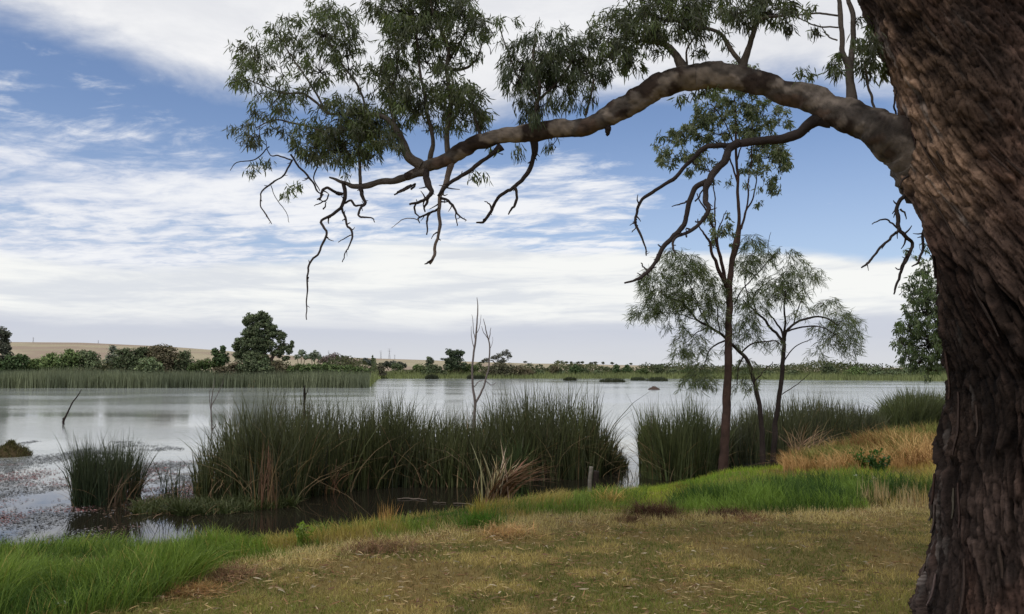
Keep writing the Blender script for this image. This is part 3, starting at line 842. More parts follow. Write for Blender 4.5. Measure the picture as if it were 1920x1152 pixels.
GUM_COL = [(0.080, 0.084, 0.052), (0.140, 0.175, 0.066)]
boughs = [
    ('outer', [(607, 57, 48, 44), (647, 73, 40, 50), (620, 28, 25, 20), (540, 67, 36, 32), (520, 60, 20, 18), (480, 98, 40, 40), (462, 143, 30, 28), (470, 120, 25, 30), (600, 125, 55, 40), (655, 120, 30, 38), (533, 135, 40, 32, .9), (510, 187, 38, 38), (560, 200, 34, 24, .9), (575, 170, 30, 25, .8), (500, 215, 25, 15, .8), (445, 150, 12, 20)]),
    ('low outer', [(437, 232, 10, 18, .9), (487, 247, 32, 26), (478, 270, 18, 18), (497, 307, 12, 14), (475, 323, 9, 13), (550, 366, 17, 18, 1.5), (545, 245, 22, 16, .7), (525, 215, 20, 14, .8)]),
    ('inner', [(650, 218, 58, 36, 3.4), (690, 240, 58, 38, 3.6), (590, 268, 46, 32, 3.2), (633, 275, 64, 36, 3.8), (717, 262, 32, 26, 3), (560, 285, 22, 16), (647, 320, 17, 20, .9), (625, 240, 40, 30, 1.5), (700, 290, 30, 14, .9), (745, 270, 14, 14)]),
    ('middle', [(700, 165, 40, 32, 1.1), (715, 130, 28, 28), (740, 97, 28, 40), (750, 133, 38, 40), (757, 175, 38, 34, 3.4), (783, 200, 44, 36, 3.4), (750, 217, 26, 24), (800, 110, 36, 34), (833, 150, 38, 28), (850, 187, 44, 32, 3.2), (883, 190, 34, 32), (867, 218, 44, 26, 3), (893, 222, 24, 20), (815, 235, 24, 20, .9), (790, 240, 20, 20, .8)]),
    ('top middle', [(755, 15, 62, 36, 3.4), (815, 15, 66, 48, 3.4), (783, 62, 52, 46, 3.2), (745, 45, 35, 25), (870, 22, 34, 34), (870, 55, 42, 42), (850, 98, 44, 40, .9), (895, 50, 24, 34, .9), (885, 105, 30, 34, .9), (930, 55, 20, 20, .7), (948, 33, 20, 22, .8), (920, 95, 22, 25, .6), (780, -25, 80, 30), (860, -25, 50, 25), (1420, -25, 80, 25)]),
    ('peak', [(1155, 60, 40, 45), (1195, 65, 48, 50, 3.2), (1150, 105, 34, 30), (1180, 115, 28, 24), (1262, 28, 58, 40, 3.4), (1285, 50, 44, 32, 3), (1240, 100, 18, 14, .8), (1310, 95, 10, 16), (1345, 75, 22, 22, .8), (1332, 10, 42, 16), (1390, 15, 48, 28, 3), (1405, 38, 24, 16), (1450, 22, 44, 26, 2.8), (1478, 38, 16, 18), (1515, 14, 26, 13, .8), (1260, -20, 90, 25), (1215, 20, 40, 26)]),
    ('trunk side', [(1568, 115, 18, 22), (1575, 135, 14, 12), (1625, 110, 20, 38), (1640, 60, 18, 44), (1655, 130, 14, 22), (1515, 142, 14, 12), (1608, 70, 12, 30), (1525, 55, 10, 10, .6), (1318, 175, 30, 12), (1290, 180, 16, 12)]),
]
for nm, ells in boughs:
    mb, tw = MB(), MB()
    tufts(mb, tw, ells, dlimb, 0.26, 1, 31, (.052, .095), (.0075, .0125), GUM_COL, fill=1.9, twig_r=.0034, droop=(.48, 1.0), ell_px=13)
    mb.build('foliage', M_LEAF, gum, kind='stuff')
    tw.build('twigs', M_TWIG, gum, kind='stuff')
# the dense weeping bunches that sit on the middle of the limb
mb, tw = MB(), MB()
WEEP = [(990, 115, 52, 52, 2.0), (1030, 95, 58, 52, 2.1), (1070, 105, 44, 50, 2.0), (970, 150, 36, 50, 1.7), (1100, 125, 32, 48, 1.4), (1078, 175, 34, 32, 1.5), (1130, 150, 28, 30, 1.3), (1012, 190, 40, 40, 1.6), (1010, 222, 28, 16, 1.2), (985, 225, 14, 18), (1117, 190, 18, 18, 1.5), (966, 292, 9, 14), (1037, 266, 14, 18, 1.3), (1040, 150, 60, 46, 1.8)]
tufts(mb, tw, WEEP, dlimb, 0.2, 1, 26, (.06, .11), (.006, .010), [(0.046, 0.062, 0.026), (0.115, 0.138, 0.064)], droop=(0.3, 1.0), fill=2.2)
mb.build('foliage', M_LEAF, gum, kind='stuff'); tw.build('twigs', M_TWIG, gum, kind='stuff')
mb, tw = MB(), MB()
tufts(mb, tw, [(910, 330, 15, 18, .9), (880, 335, 11, 15, .9), (935, 285, 22, 9, .8), (975, 205, 10, 10)], dlimb, 0.1, 1, 9, (.06, .10), (.010, .016), GUM_COL, droop=(.3, 1.0))
mb.build('foliage', M_LEAF, gum, kind='stuff'); tw.build('twigs', M_TWIG, gum, kind='stuff')

# the rest of the crown, above and behind the viewer: it is what shades the lawn
mb = MB()
top_c = np.array([np.interp(top_z, zz_, tcx), np.interp(top_z, zz_, tcy), top_z])
for tgt, r0 in (((0.5, 6.5, 9.0), .30), ((4.5, 3.0, 10.0), .34), ((-1.5, 1.0, 9.5), .26), ((6.5, 8.5, 10.5), .28), ((2.5, -2.5, 10.0), .24)):
    tgt = np.array(tgt); md = (top_c + tgt) / 2 + np.array([0, 0, .8])
    lm = MB(); tube(lm, np.array([top_c - [0, 0, .5], top_c * .7 + md * .3, md, tgt]), np.array([r0 * 1.3, r0, r0 * .6, r0 * .2]), 12, 40, gnarl=.15, rough=.15, col=LIMB_C)
    lm.build('limb', M_LIMB, gum, smooth=True)
n = 30000
lob = np.array([[0.5, 5.5, 9.4, 2.6], [4.5, 3.0, 10.2, 3.0], [-1.5, 1.5, 9.4, 2.6], [6.5, 7.5, 10.6, 2.8], [2.5, -2.5, 9.8, 2.8], [1.5, 2.0, 10.8, 3.0], [-3.2, 4.5, 8.8, 1.9], [7.5, 1.5, 9.0, 2.4], [-2.5, -1.8, 9.2, 2.0]])
pick = rng.integers(0, len(lob), n)
sub = rng.normal(size=(len(lob) * 24, 3)); sub /= np.linalg.norm(sub, axis=1)[:, None]
sub = lob[np.repeat(np.arange(len(lob)), 24), :3] + sub * lob[np.repeat(np.arange(len(lob)), 24), 3:4] * np.array([1, 1, .6]) * rng.uniform(.4, 1, (len(sub), 1))
P = sub[rng.integers(0, len(sub), n)] + rng.normal(0, .42, (n, 3))
vis = (P[:, 1] > 0.2) & (project(P)[1] > -70)
P = P[~vis]
leaves(mb, P, rng.normal(0, .6, (len(P), 3)) + np.array([0, 0, -.8]), rng.uniform(.10, .17, len(P)), rng.uniform(.025, .04, len(P)), jitter((.055, .072, .034), len(P)))
mb.build('foliage', M_LEAF, gum, kind='stuff')

# ------------------------------------------------------------------ the three young trees on the bank
def ptsD(pts, D, drift=0.0):
    P = np.array([at(p[0], p[1], D + drift * i) for i, p in enumerate(pts)]); R = np.array([p[2] * D / F * .62 for p in pts])
    return P, R
D1 = 15.0
base = on_z(1354, 897, -0.36)
yg = thing('young_gum_tree', 'tall slender young gum with a reddish bare trunk at the edge of the water', 'tree', base)
D1 = float(base[1])
RED_C = np.array(lin(66, 50, 44))
mb = MB(); P, R = ptsD([(1353, 905, 19), (1355, 880, 15), (1359, 830, 13), (1363, 760, 12.5), (1366, 690, 11), (1367, 610, 10.5), (1367, 555, 10), (1369, 525, 9), (1374, 480, 7.5), (1385, 420, 5.5), (1383, 350, 4.5), (1381, 290, 4), (1379, 230, 3), (1377, 180, 1.5)], D1)
tube(mb, P, R, 14, 110, gnarl=.02, rough=.14, col=RED_C, var=.3, freq=9); mb.build('trunk', M_LIMB, yg, smooth=True)
for pts in ([(1368, 545, 8), (1358, 528, 6.5), (1343, 493, 5), (1330, 458, 4), (1316, 435, 2.5), (1308, 410, 1.5)],
            [(1360, 530, 6), (1352, 490, 5), (1342, 445, 4.2), (1330, 405, 3.4), (1318, 385, 2.5), (1307, 365, 1.5)],
            [(1370, 510, 5), (1378, 482, 4.6), (1387, 445, 4), (1396, 408, 3.4), (1408, 380, 2.6), (1416, 345, 2), (1425, 300, 1.2)],
            [(1390, 430, 3), (1400, 385, 2.6), (1404, 340, 2.2), (1410, 290, 1.6), (1412, 230, 1)],
            [(1383, 345, 3), (1370, 300, 2.4), (1350, 270, 2), (1310, 255, 1.5), (1270, 270, 1)],
            [(1340, 430, 2.6), (1342, 400, 2.4), (1340, 370, 2), (1335, 330, 1.6), (1318, 300, 1)],
            [(1350, 480, 2.4), (1345, 440, 2.2), (1352, 415, 1.8), (1362, 395, 1)],
            [(1382, 300, 2.4), (1400, 260, 2), (1430, 235, 1.5), (1460, 225, .8)],
            [(1381, 280, 2), (1360, 235, 1.8), (1342, 205, 1.4), (1325, 195, .8)]):
    mb = MB(); P, R = ptsD(pts, D1, rng.uniform(-.12, .12)); tube(mb, P, R, 7, None, gnarl=.03, rough=.15, col=RED_C * .9); mb.build('branch', M_TWIG, yg, smooth=True)
mb, tw = MB(), MB()
tufts(mb, tw, [(1340, 200, 36, 30, 1.5), (1390, 190, 40, 30, 1.4), (1430, 210, 36, 28, 1.2), (1310, 230, 24, 22), (1282, 252, 26, 20), (1240, 280, 18, 24, 1.2), (1252, 302, 20, 14), (1350, 245, 44, 28, 1.5), (1400, 235, 34, 26, 1.3), (1425, 255, 30, 22), (1460, 230, 22, 22, .9),
               (1300, 290, 24, 18), (1325, 312, 26, 18, .9), (1440, 290, 32, 22), (1462, 305, 16, 30), (1405, 325, 20, 22, .8), (1432, 335, 24, 24, .9), (1452, 362, 20, 14, .8), (1432, 382, 18, 10, .8), (1350, 345, 24, 8, .8), (1354, 420, 24, 22, 1.1), (1332, 400, 20, 14, .7), (1330, 458, 14, 10, .8), (1370, 445, 12, 18, .7), (1390, 130, 22, 16), (1380, 160, 34, 20), (1290, 320, 30, 12, .6)],
      lambda px: D1, 0.35, 1, 34, (.07, .12), (.017, .028), [(0.066, 0.086, 0.040), (0.185, 0.205, 0.108)], twig_r=.004, ell_px=8, fill=2.8)
mb.build('foliage', M_LEAF, yg, kind='stuff'); tw.build('twigs', M_TWIG, yg, kind='stuff')

def sprays(mb, tw, ells, D, cols, fill=1.0, spread=.3, outw=.5):
    """weeping fine foliage: arched twiglets with thread-like leaves hanging off them"""
    for e in ells:
        px, py, rx, ry = e[:4]; fl = e[4] if len(e) > 4 else fill
        k = D / F
        nt = max(3, int(fl * rx * ry / 14.0))
        for _ in range(nt):
            a = rng.uniform(0, 2 * pi); r = math.sqrt(rng.uniform(0.0, 1))
            p0 = at(px + rx * r * cos(a) * .8, py + ry * r * sin(a) * .8 - 6, D + rng.normal(0, spread))
            hd = np.array([rng.normal(0, 1) + outw * np.sign(cos(a)), rng.normal(0, .8), 0]); hd /= np.linalg.norm(hd)
            L = rng.uniform(12, 30) * k
            ts = np.linspace(0, 1, 6)[:, None]
            Q = p0 + hd * L * ts * .8 + np.array([0, 0, 1.0]) * L * (0.25 * ts - 0.95 * ts ** 2)
            tube(tw, Q[::2], np.array([.004, .003, .002]), 3, 4, col=DEAD_C * .8)
            m = int(rng.integers(10, 18)); ti = rng.uniform(0.1, 1, m)
            B0 = np.stack([np.interp(ti, ts[:, 0], Q[:, j]) for j in range(3)], 1)
            dr = hd * .5 + rng.normal(0, .45, (m, 3)) + np.array([0, 0, -.75])
            c = np.array(cols[0]) + (np.array(cols[1]) - np.array(cols[0])) * rng.random()
            leaves(mb, B0, dr, rng.uniform(.09, .20, m), rng.uniform(.007, .012, m), jitter(c, m), bend=.3)

WAT_COL = [(0.062, 0.084, 0.034), (0.160, 0.190, 0.080)]
bw = on_z(1433, 889, -0.30); Dw = float(bw[1])
wl = thing('leaning_wattle_tree', 'thin dark wattle leaning behind the young gum, weeping sprays on both sides', 'tree', bw)
DARK_T = np.array(lin(50, 42, 39))
mb = MB(); P, R = ptsD([(1433, 895, 11), (1431, 870, 8.5), (1428, 805, 7.5), (1423, 755, 7), (1415, 718, 6.5), (1406, 687, 6), (1390, 663, 5.2), (1373, 647, 4.6), (1353, 628, 4.2), (1330, 613, 3.6), (1307, 600, 3), (1290, 580, 2.4), (1277, 565, 1.5)], Dw)
tube(mb, P, R, 10, 80, gnarl=.02, rough=.12, col=DARK_T); mb.build('trunk', M_TWIG, wl, smooth=True)
for pts in ([(1362, 638, 3), (1345, 645, 2.6), (1332, 655, 2), (1320, 685, 1.4), (1300, 710, 1)], [(1390, 662, 3), (1410, 645, 2.6), (1450, 640, 2), (1465, 648, 1.2)], [(1330, 613, 2.4), (1310, 575, 2), (1290, 530, 1.6), (1275, 490, 1)],
            [(1307, 600, 2), (1270, 590, 1.6), (1225, 585, 1)], [(1395, 665, 2.4), (1385, 690, 2), (1380, 720, 1.2)], [(1350, 626, 2.4), (1345, 580, 2), (1335, 540, 1.2)], [(1290, 580, 1.6), (1262, 545, 1.3), (1235, 525, .8)], [(1415, 715, 2), (1440, 690, 1.6), (1450, 680, 1)], [(1330, 613, 2), (1305, 625, 1.6), (1285, 645, 1)]):
    mb = MB(); P, R = ptsD(pts, Dw, rng.uniform(-.15, .15)); tube(mb, P, R, 6, None, gnarl=.03, col=DARK_T); mb.build('branch', M_TWIG, wl, smooth=True)
mb, tw = MB(), MB()
sprays(mb, tw, [(1268, 488, 32, 24, .9), (1290, 500, 25, 25, .9), (1230, 530, 34, 30, 1.3), (1298, 520, 40, 34, 1), (1250, 568, 45, 30, 1.4), (1208, 588, 28, 17), (1310, 568, 36, 34, 1.2), (1340, 600, 28, 28, .9), (1290, 636, 26, 22, .8), (1274, 662, 14, 18, 1.3), (1308, 660, 28, 18, .8), (1345, 545, 18, 38, .8), (1312, 690, 26, 14, .7), (1308, 716, 30, 18, 1.1), (1330, 720, 14, 14), (1265, 610, 20, 16, .7), (1395, 600, 20, 30, .6), (1400, 690, 18, 22, .7), (1398, 725, 20, 14, .6), (1420, 725, 14, 12, .5), (1380, 640, 20, 20, .6)], Dw, WAT_COL, fill=1.1)
mb.build('foliage', M_LEAF, wl, kind='stuff'); tw.build('twigs', M_TWIG, wl, kind='stuff')

br = on_z(1450, 885, -0.30); Dr = float(br[1])
wr = thing('forked_wattle_tree', 'upright thin wattle forking high into an open umbrella of weeping sprays', 'tree', br)
mb = MB(); P, R = ptsD([(1449, 892, 11), (1450, 870, 8.5), (1454, 800, 7.5), (1460, 750, 7), (1465, 710, 6.4), (1468, 680, 6.2), (1470, 655, 6), (1470, 637, 5)], Dr)
tube(mb, P, R, 10, 50, gnarl=.015, rough=.12, col=DARK_T); mb.build('trunk', M_TWIG, wr, smooth=True)
for pts in ([(1470, 645, 5), (1461, 632, 4.4), (1447, 616, 4), (1427, 594, 3.4), (1408, 577, 2.6), (1392, 562, 1.6)], [(1468, 640, 4), (1466, 625, 3.4), (1455, 605, 2.8), (1446, 592, 2.2), (1436, 580, 1.4)], [(1471, 640, 4), (1472, 600, 3), (1470, 570, 2.4), (1473, 545, 1.4)],
            [(1471, 640, 4.4), (1474, 623, 4), (1490, 607, 3.4), (1520, 596, 3), (1548, 597, 2.4), (1572, 610, 1.4)], [(1475, 622, 3), (1510, 612, 2.6), (1545, 615, 1.8), (1570, 630, 1)], [(1418, 585, 2.4), (1412, 560, 2.2), (1425, 540, 2), (1438, 530, 1.6), (1455, 520, 1)],
            [(1376, 572, 2), (1393, 543, 1.8), (1417, 517, 1.6), (1443, 488, 1.3), (1460, 470, .8)], [(1441, 492, 1.2), (1440, 460, 1), (1446, 435, .6)], [(1468, 680, 2), (1490, 652, 1.6), (1525, 635, 1)], [(1466, 740, 1.6), (1495, 720, 1.3), (1520, 700, .8)], [(1405, 575, 2), (1398, 530, 1.6), (1400, 490, 1)], [(1488, 608, 2), (1500, 570, 1.6), (1512, 540, 1)]):
    mb = MB(); P, R = ptsD(pts, Dr, rng.uniform(-.15, .15)); tube(mb, P, R, 6, None, gnarl=.02, col=DARK_T); mb.build('branch', M_TWIG, wr, smooth=True)
mb, tw = MB(), MB()
sprays(mb, tw, [(1412, 460, 20, 20, 1.3), (1400, 500, 28, 26, 1), (1425, 490, 26, 22, .9), (1470, 478, 26, 18, .7), (1490, 508, 28, 22, .9), (1522, 518, 20, 20, .9), (1450, 540, 34, 28, 1.1), (1482, 548, 34, 26, 1), (1392, 560, 22, 24, .8), (1420, 578, 28, 22, .8), (1404, 618, 22, 22, .9), (1415, 640, 18, 12, .8), (1456, 648, 16, 10, 1), (1552, 576, 22, 18, .9), (1580, 606, 30, 26, 1.3), (1594, 638, 18, 26, 1.1), (1560, 640, 22, 24, .9), (1540, 618, 18, 14, .8), (1592, 668, 12, 14, .8), (1535, 660, 12, 20, .5), (1500, 590, 24, 14, .5), (1395, 705, 20, 14, .5)], Dr, WAT_COL, fill=1.0)
mb.build('foliage', M_LEAF, wr, kind='stuff'); tw.build('twigs', M_TWIG, wr, kind='stuff')

# broad tree half hidden by the big trunk
bt = np.array([*at(1850, 700, 21.0)[:2], -0.1])
rt = thing('weeping_gum_tree', 'drooping leafy tree whose trunk is hidden behind the huge gum', 'tree', bt)
mb = MB(); P, R = ptsD([(1850, 860, 20), (1848, 760, 16), (1840, 650, 13), (1815, 560, 9), (1780, 510, 5), (1745, 480, 2)], 21.0); P[0, 2] = -.2
tube(mb, P, R, 12, 50, gnarl=.04, rough=.12, col=DARK_T); mb.build('trunk', M_LIMB, rt, smooth=True)
for pts in ([(1840, 660, 7), (1790, 600, 5), (1740, 580, 3), (1705, 590, 1.5)], [(1843, 700, 6), (1800, 650, 4), (1750, 640, 3), (1700, 630, 1.5)]):
    mb = MB(); P, R = ptsD(pts, 21.0); tube(mb, P, R, 8, None, gnarl=.03, col=DARK_T); mb.build('branch', M_TWIG, rt, smooth=True)
mb, tw = MB(), MB()
tufts(mb, tw, [(1722, 540, 26, 34, 1.8), (1742, 505, 18, 24, 1), (1708, 480, 16, 12, .5), (1732, 470, 12, 14, .5), (1735, 580, 38, 38, 2), (1705, 615, 28, 26, 1.8), (1740, 640, 38, 36, 2), (1692, 640, 18, 22, 1.6), (1722, 676, 32, 22, 1.6), (1755, 690, 24, 20, 1.4), (1700, 665, 14, 14), (1770, 560, 24, 60, 2), (1775, 640, 24, 50, 2), (1800, 600, 40, 80, 1.5), (1830, 540, 60, 60, 1.5), (1900, 600, 60, 90, 1), (1690, 545, 8, 14, .6), (1740, 706, 14, 10, .8)],
      lambda px: 21.0, 0.6, 1, 18, (.10, .17), (.022, .036), [(0.050, 0.075, 0.028), (0.125, 0.165, 0.065)], twig_r=.008, ell_px=6, droop=(.45, .9))
mb.build('foliage', M_LEAF, rt, kind='stuff'); tw.build('twigs', M_TWIG, rt, kind='stuff')


# ------------------------------------------------------------------ reeds standing in the lake
REED_G = [np.array((.024, .033, .016)), np.array((.088, .104, .036))]
REED_DRY = np.array((.24, .17, .095))
def reed_bed(name, label, front, depth, top, n, wdt, cols=REED_G, dry=0.04, spread=.16, low=.55, ylow=WATER, cat='reeds', dryn=0, group=None, sway=0.0, ragged=0):
    """front: pixel polyline of the bed's near foot; depth: how far it runs back (m); top: pixel outline of its upper edge"""
    front = np.array(front, float); top = np.array(top, float)
    x0, x1 = front[0, 0], front[-1, 0]
    px = rng.uniform(x0, x1, n)
    fy = np.interp(px, front[:, 0], front[:, 1])
    foot = np.array([on_z(a, b_, ylow) for a, b_ in zip(px, fy)])
    dd = np.interp(px, [x0, x0 + .08 * (x1 - x0), x1 - .08 * (x1 - x0), x1], [depth * .25, depth, depth, depth * .25]) * rng.uniform(0, 1, n) ** 1.15
    root = foot + np.stack([foot[:, 0] / foot[:, 1] * dd, dd, np.zeros(n)], 1)
    root[:, :2] += (fbm(root[:, 0] * 1.3, root[:, 1] * 1.3, 5)[:, None] - .5) * .7
    root[:, 2] = ylow - 0.05
    ty = np.interp(px, top[:, 0], top[:, 1])
    Hm = np.array([at(a, b_, yy)[2] for a, b_, yy in zip(px, ty, root[:, 1])]) - ylow
    clump = fbm(root[:, 0] * 2.3, root[:, 1] * 2.3, 1.0, 3)
    if ragged:
        Hm = Hm * (1 + .16 * (fbm(root[:, 0] * 2.9, root[:, 1] * 1.1, 23, 3) - .5) * 2) + .06
    h = np.maximum(Hm, .25) * np.clip(rng.normal(.86, .15, n) + (clump - .5) * .55 - .25 * (rng.random(n) < .3) * rng.random(n) + (rng.random(n) < .04) * .16, low * .5, 1.25)
    lean = rng.normal(0, spread, (n, 2)) + np.array([sway, 0]) + (np.stack([fbm(root[:, 0] * 1.7, root[:, 1] * 1.7, 9), fbm(root[:, 0] * 1.7, root[:, 1] * 1.7, 19)], 1) - .5) * .5
    e = np.clip((px - x0) / max(x1 - x0, 1), 0, 1)
    lean[:, 0] += (sstep(e, .88, 1) * .35 - sstep(e, .12, 0) * .12) * rng.uniform(0, 1, n)
    hue = np.clip(clump * 1.4 - .2 + rng.normal(0, .22, n), 0, 1)[:, None]
    c = (cols[0] * (1 - hue) + cols[1] * hue) * rng.uniform(.75, 1.25, (n, 1))
    tipc = c * .8 + REED_DRY * .10
    isdry = rng.random(n) < dry
    b0 = root.mean(0); b0[2] = ylow
    o = thing(name, label, cat, b0, group)
    mb = MB(); k = ~isdry
    blades(mb, root[k], h[k], rng.uniform(.7, 1.3, k.sum()) * wdt, lean[k], rng.uniform(.1, .9, k.sum()), c[k], 4, tipc[k])
    mb.build('green_blades', M_REED, o, kind='stuff')
    k = isdry
    if k.sum():
        mb = MB()
        blades(mb, root[k], h[k] * rng.uniform(.35, .98, k.sum()), rng.uniform(.7, 1.2, k.sum()) * wdt, lean[k] * 2.2 + rng.normal(0, .25, (k.sum(), 2)), rng.uniform(.5, 1.7, k.sum()), jitter(REED_DRY, k.sum(), .35), 5)
        mb.build('dry_blades', M_STRAW, o, kind='stuff')
    return o

reed_bed('reed_tussock', 'dark green reed tussock standing alone in the weedy shallows by the green bank', [(128, 935), (150, 950), (200, 948), (255, 930)], .9, [(122, 850), (160, 815), (205, 808), (250, 825), (270, 850)], 1900, .012, cols=[np.array((.026, .042, .024)), np.array((.060, .085, .038))], dry=.07, spread=.20, sway=.05)
reed_bed('reed_bed', 'long dense bed of tall dark rushes across the shallows, with a dip in its top', [(395, 935), (450, 945), (500, 952), (600, 930), (700, 918), (800, 915), (900, 915), (1000, 905), (1100, 900), (1165, 885)], 3.4,
         [(385, 880), (400, 845), (430, 775), (458, 750), (520, 744), (600, 748), (680, 752), (760, 748), (800, 772), (860, 778), (905, 765), (925, 748), (980, 732), (1050, 728), (1095, 738), (1125, 778), (1150, 840), (1170, 870)], 10500, .020, dry=.14, spread=.21, ragged=1)
reed_bed('sparse_reed_patch', 'a few thin bent rush stalks between the lone tussock and the long bed', [(275, 950), (320, 945), (380, 940)], .9, [(270, 850), (290, 838), (320, 850), (345, 875), (380, 860)], 85, .014, dry=.2, spread=.32, cols=[np.array((.026, .042, .022)), np.array((.055, .075, .03))])
reed_bed('reed_clump', 'upright green reed clump beside the foot of the young gum', [(1206, 885), (1240, 905), (1300, 900), (1348, 885)], 2.2, [(1200, 800), (1215, 775), (1250, 760), (1300, 762), (1335, 775), (1350, 790)], 2300, .019, cols=[np.array((.040, .058, .024)), np.array((.125, .150, .052))], dry=.08, ragged=1)
reed_bed('bulrush_bed', 'wide bed of blackish green bulrushes behind the wattle trunks', [(1345, 880), (1420, 868), (1500, 850), (1580, 835), (1655, 822)], 3.0, [(1345, 790), (1380, 775), (1420, 762), (1480, 752), (1530, 745), (1580, 748), (1620, 752), (1640, 770), (1660, 775)], 4600, .022, cols=[np.array((.030, .040, .020)), np.array((.085, .100, .042))], dry=.08, ragged=1)
reed_bed('reed_fringe', 'thin fringe of rushes in the water gap behind the fence post', [(1160, 905), (1210, 905)], .7, [(1158, 850), (1185, 855), (1212, 860)], 40, .014, dry=.35, spread=.35)
# plants low in front of the long bed
o = reed_bed('water_weed_bank', 'low mat of green water weed at the foot of the long rush bed', [(255, 962), (330, 968), (420, 965), (520, 955)], 1.0, [(255, 940), (330, 925), (420, 925), (520, 930)], 3000, .016, cols=[np.array((.035, .055, .016)), np.array((.085, .105, .032))], dry=.08, spread=.6, cat='water weed')

def dry_tuft(name, label, px, py, z, hpx, n, colr, spread, wd=.012, cat='dry plant', flop=0, lean=(0, 0), bend=(.1, .8)):
    b0 = on_z(px, py, z); k = b0[1] / F
    o = thing(name, label, cat, b0)
    root = b0 + rng.normal(0, 1, (n, 3)) * np.array([.10, .08, 0]) * max(1, hpx * k)
    mb = MB()
    h = hpx * k * np.clip(rng.normal(.8, .2, n), .3, 1.15)
    blades(mb, root, h, rng.uniform(.6, 1.3, n) * wd, rng.normal(0, spread, (n, 2)) + np.array(lean), rng.uniform(*bend, n), jitter(colr, n, .35, .12), 5)
    mb.build('dry_blades', M_STRAW, o, kind='stuff')
    if flop:
        m2 = flop; mb = MB()
        root = b0 + rng.normal(0, 1, (m2, 3)) * np.array([.08, .08, .0]) + np.array([0, 0, .05])
        blades(mb, root, hpx * k * rng.uniform(.5, 1.0, m2), rng.uniform(.8, 1.5, m2) * wd * 1.2, np.stack([rng.uniform(.1, 1.1, m2), rng.normal(-.2, .4, m2)], 1), rng.uniform(.6, 1.3, m2), jitter(lin(116, 90, 70), m2, .35, .1), 5)
        mb.build('fallen_blades', M_STRAW, o, kind='stuff')
    return o
def gz_(x, y): return float(height(np.array([x]), np.array([y]))[0])
fp = on_z(930, 948, -.42)
dry_tuft('dead_flax_plant', 'clump of stiff straw coloured leaves with a brown skirt fallen toward the post', 930, 948, -.42, 112, 46, lin(172, 160, 128), .34, .030, flop=80, lean=(.0, 0))
dry_tuft('green_flax_plant', 'green strappy leaves growing behind the dead straw coloured clump', 968, 925, WATER, 105, 240, (.055, .075, .028), .30, .016, cat='plant')
dry_tuft('brown_reed_tuft', 'upright rust brown dead reeds in the front of the long rush bed', 500, 952, WATER, 125, 44, lin(118, 94, 72), .17, .014)
dry_tuft('bent_reed_tuft', 'pale bent dead leaves hanging out of the long rush bed', 622, 925, WATER, 70, 32, lin(150, 120, 88), .45, .014, bend=(.8, 1.8))
dry_tuft('fallen_bulrush_tuft', 'tangle of pale dead stalks bent over in front of the bulrushes', 1500, 862, -.42, 80, 90, lin(168, 142, 112), .55, .018, bend=(.7, 1.7), lean=(.35, 0))
dry_tuft('leaning_reed_tuft', 'brown dead reeds leaning out of the lone tussock', 225, 950, WATER, 75, 34, lin(96, 78, 62), .35, .014, lean=(.5, 0))

# bare saplings and sticks standing in the lake
def sticks(name, label, lists, D, colr, cat, gn=.01):
    b0 = np.array([*at(lists[0][0][0], lists[0][0][1], D)[:2], WATER])
    o = thing(name, label, cat, b0)
    for i, pts in enumerate(lists):
        P, R = ptsD(pts, D, 0.0); R = np.maximum(R, .003)
        mb = MB(); tube(mb, P, R, 7, None, gnarl=gn, rough=.12, col=colr); mb.build('stem' if i == 0 else 'twig', M_WOOD, o, smooth=True)
    return o
GREY_S = np.array(lin(118, 108, 104))
DS = 17.0
sticks('bare_sapling', 'tall leafless grey sapling rising out of the long rush bed', [
    [(888, 830, 5), (889, 785, 4.6), (891, 757, 4.2), (887, 725, 3.4), (886, 690, 3.2), (890, 650, 3), (893, 625, 2.6), (895, 595, 2), (896, 575, 1.6), (894, 558, .8)],
    [(891, 757, 3.4), (903, 735, 3), (911, 712, 2.6), (916, 690, 2.4), (918, 655, 2.2), (916, 638, 2), (912, 622, 1.6), (907, 598, .8)],
    [(916, 640, 1.4), (919, 628, 1.2), (920, 615, .7)], [(914, 634, 1.2), (906, 622, 1), (903, 612, .6)], [(892, 640, 1.4), (888, 620, 1.1), (887, 600, .8), (885, 590, .5)], [(889, 655, 1.2), (884, 630, .9), (884, 612, .5)], [(894, 625, 1.1), (900, 610, .8), (902, 590, .4)],
    [(911, 715, 1.4), (921, 722, 1.2), (930, 718, .7)], [(889, 726, 1.4), (898, 716, 1.2), (908, 713, .8)], [(918, 655, .9), (923, 645, .6), (924, 632, .4)]], DS, GREY_S, 'sapling')
d_ = on_z(121, 796, WATER)[1]
sticks('leaning_stick', 'thin dark stick leaning up out of the open water', [[(121, 800, 3.2), (119, 791, 3.2), (126, 776, 2.4), (135, 757, 2), (146, 742, 1.6), (153, 731, 1)], [(119, 791, 2), (118, 786, 1.6), (120, 783, 1)]], d_, DARK_T, 'stick')
d_ = on_z(398, 808, WATER)[1]
sticks('bare_twig', 'slender forked bare twig standing in the water before the long rush bed', [[(398, 812, 2.6), (397, 795, 2.2), (396, 770, 1.8), (397, 750, 1.6), (400, 730, 1.2), (402, 712, .7)], [(397, 760, 1.4), (405, 745, 1.1), (415, 725, .9), (420, 710, .6)], [(396, 775, 1.2), (393, 750, 1), (394, 728, .6)], [(399, 805, 2), (403, 800, 1.6), (405, 795, 1.2)]], d_, GREY_S * .7, 'stick')
sticks('dead_stump', 'short black broken snag showing above the rushes', [[(571, 790, 4.5), (571, 765, 4.2), (571, 745, 4), (571, 733, 3.4), (572, 722, 1.2)], [(571, 742, 2), (576, 736, 1.4), (578, 728, .8)]], 17.5, DARK_T * .6, 'snag')
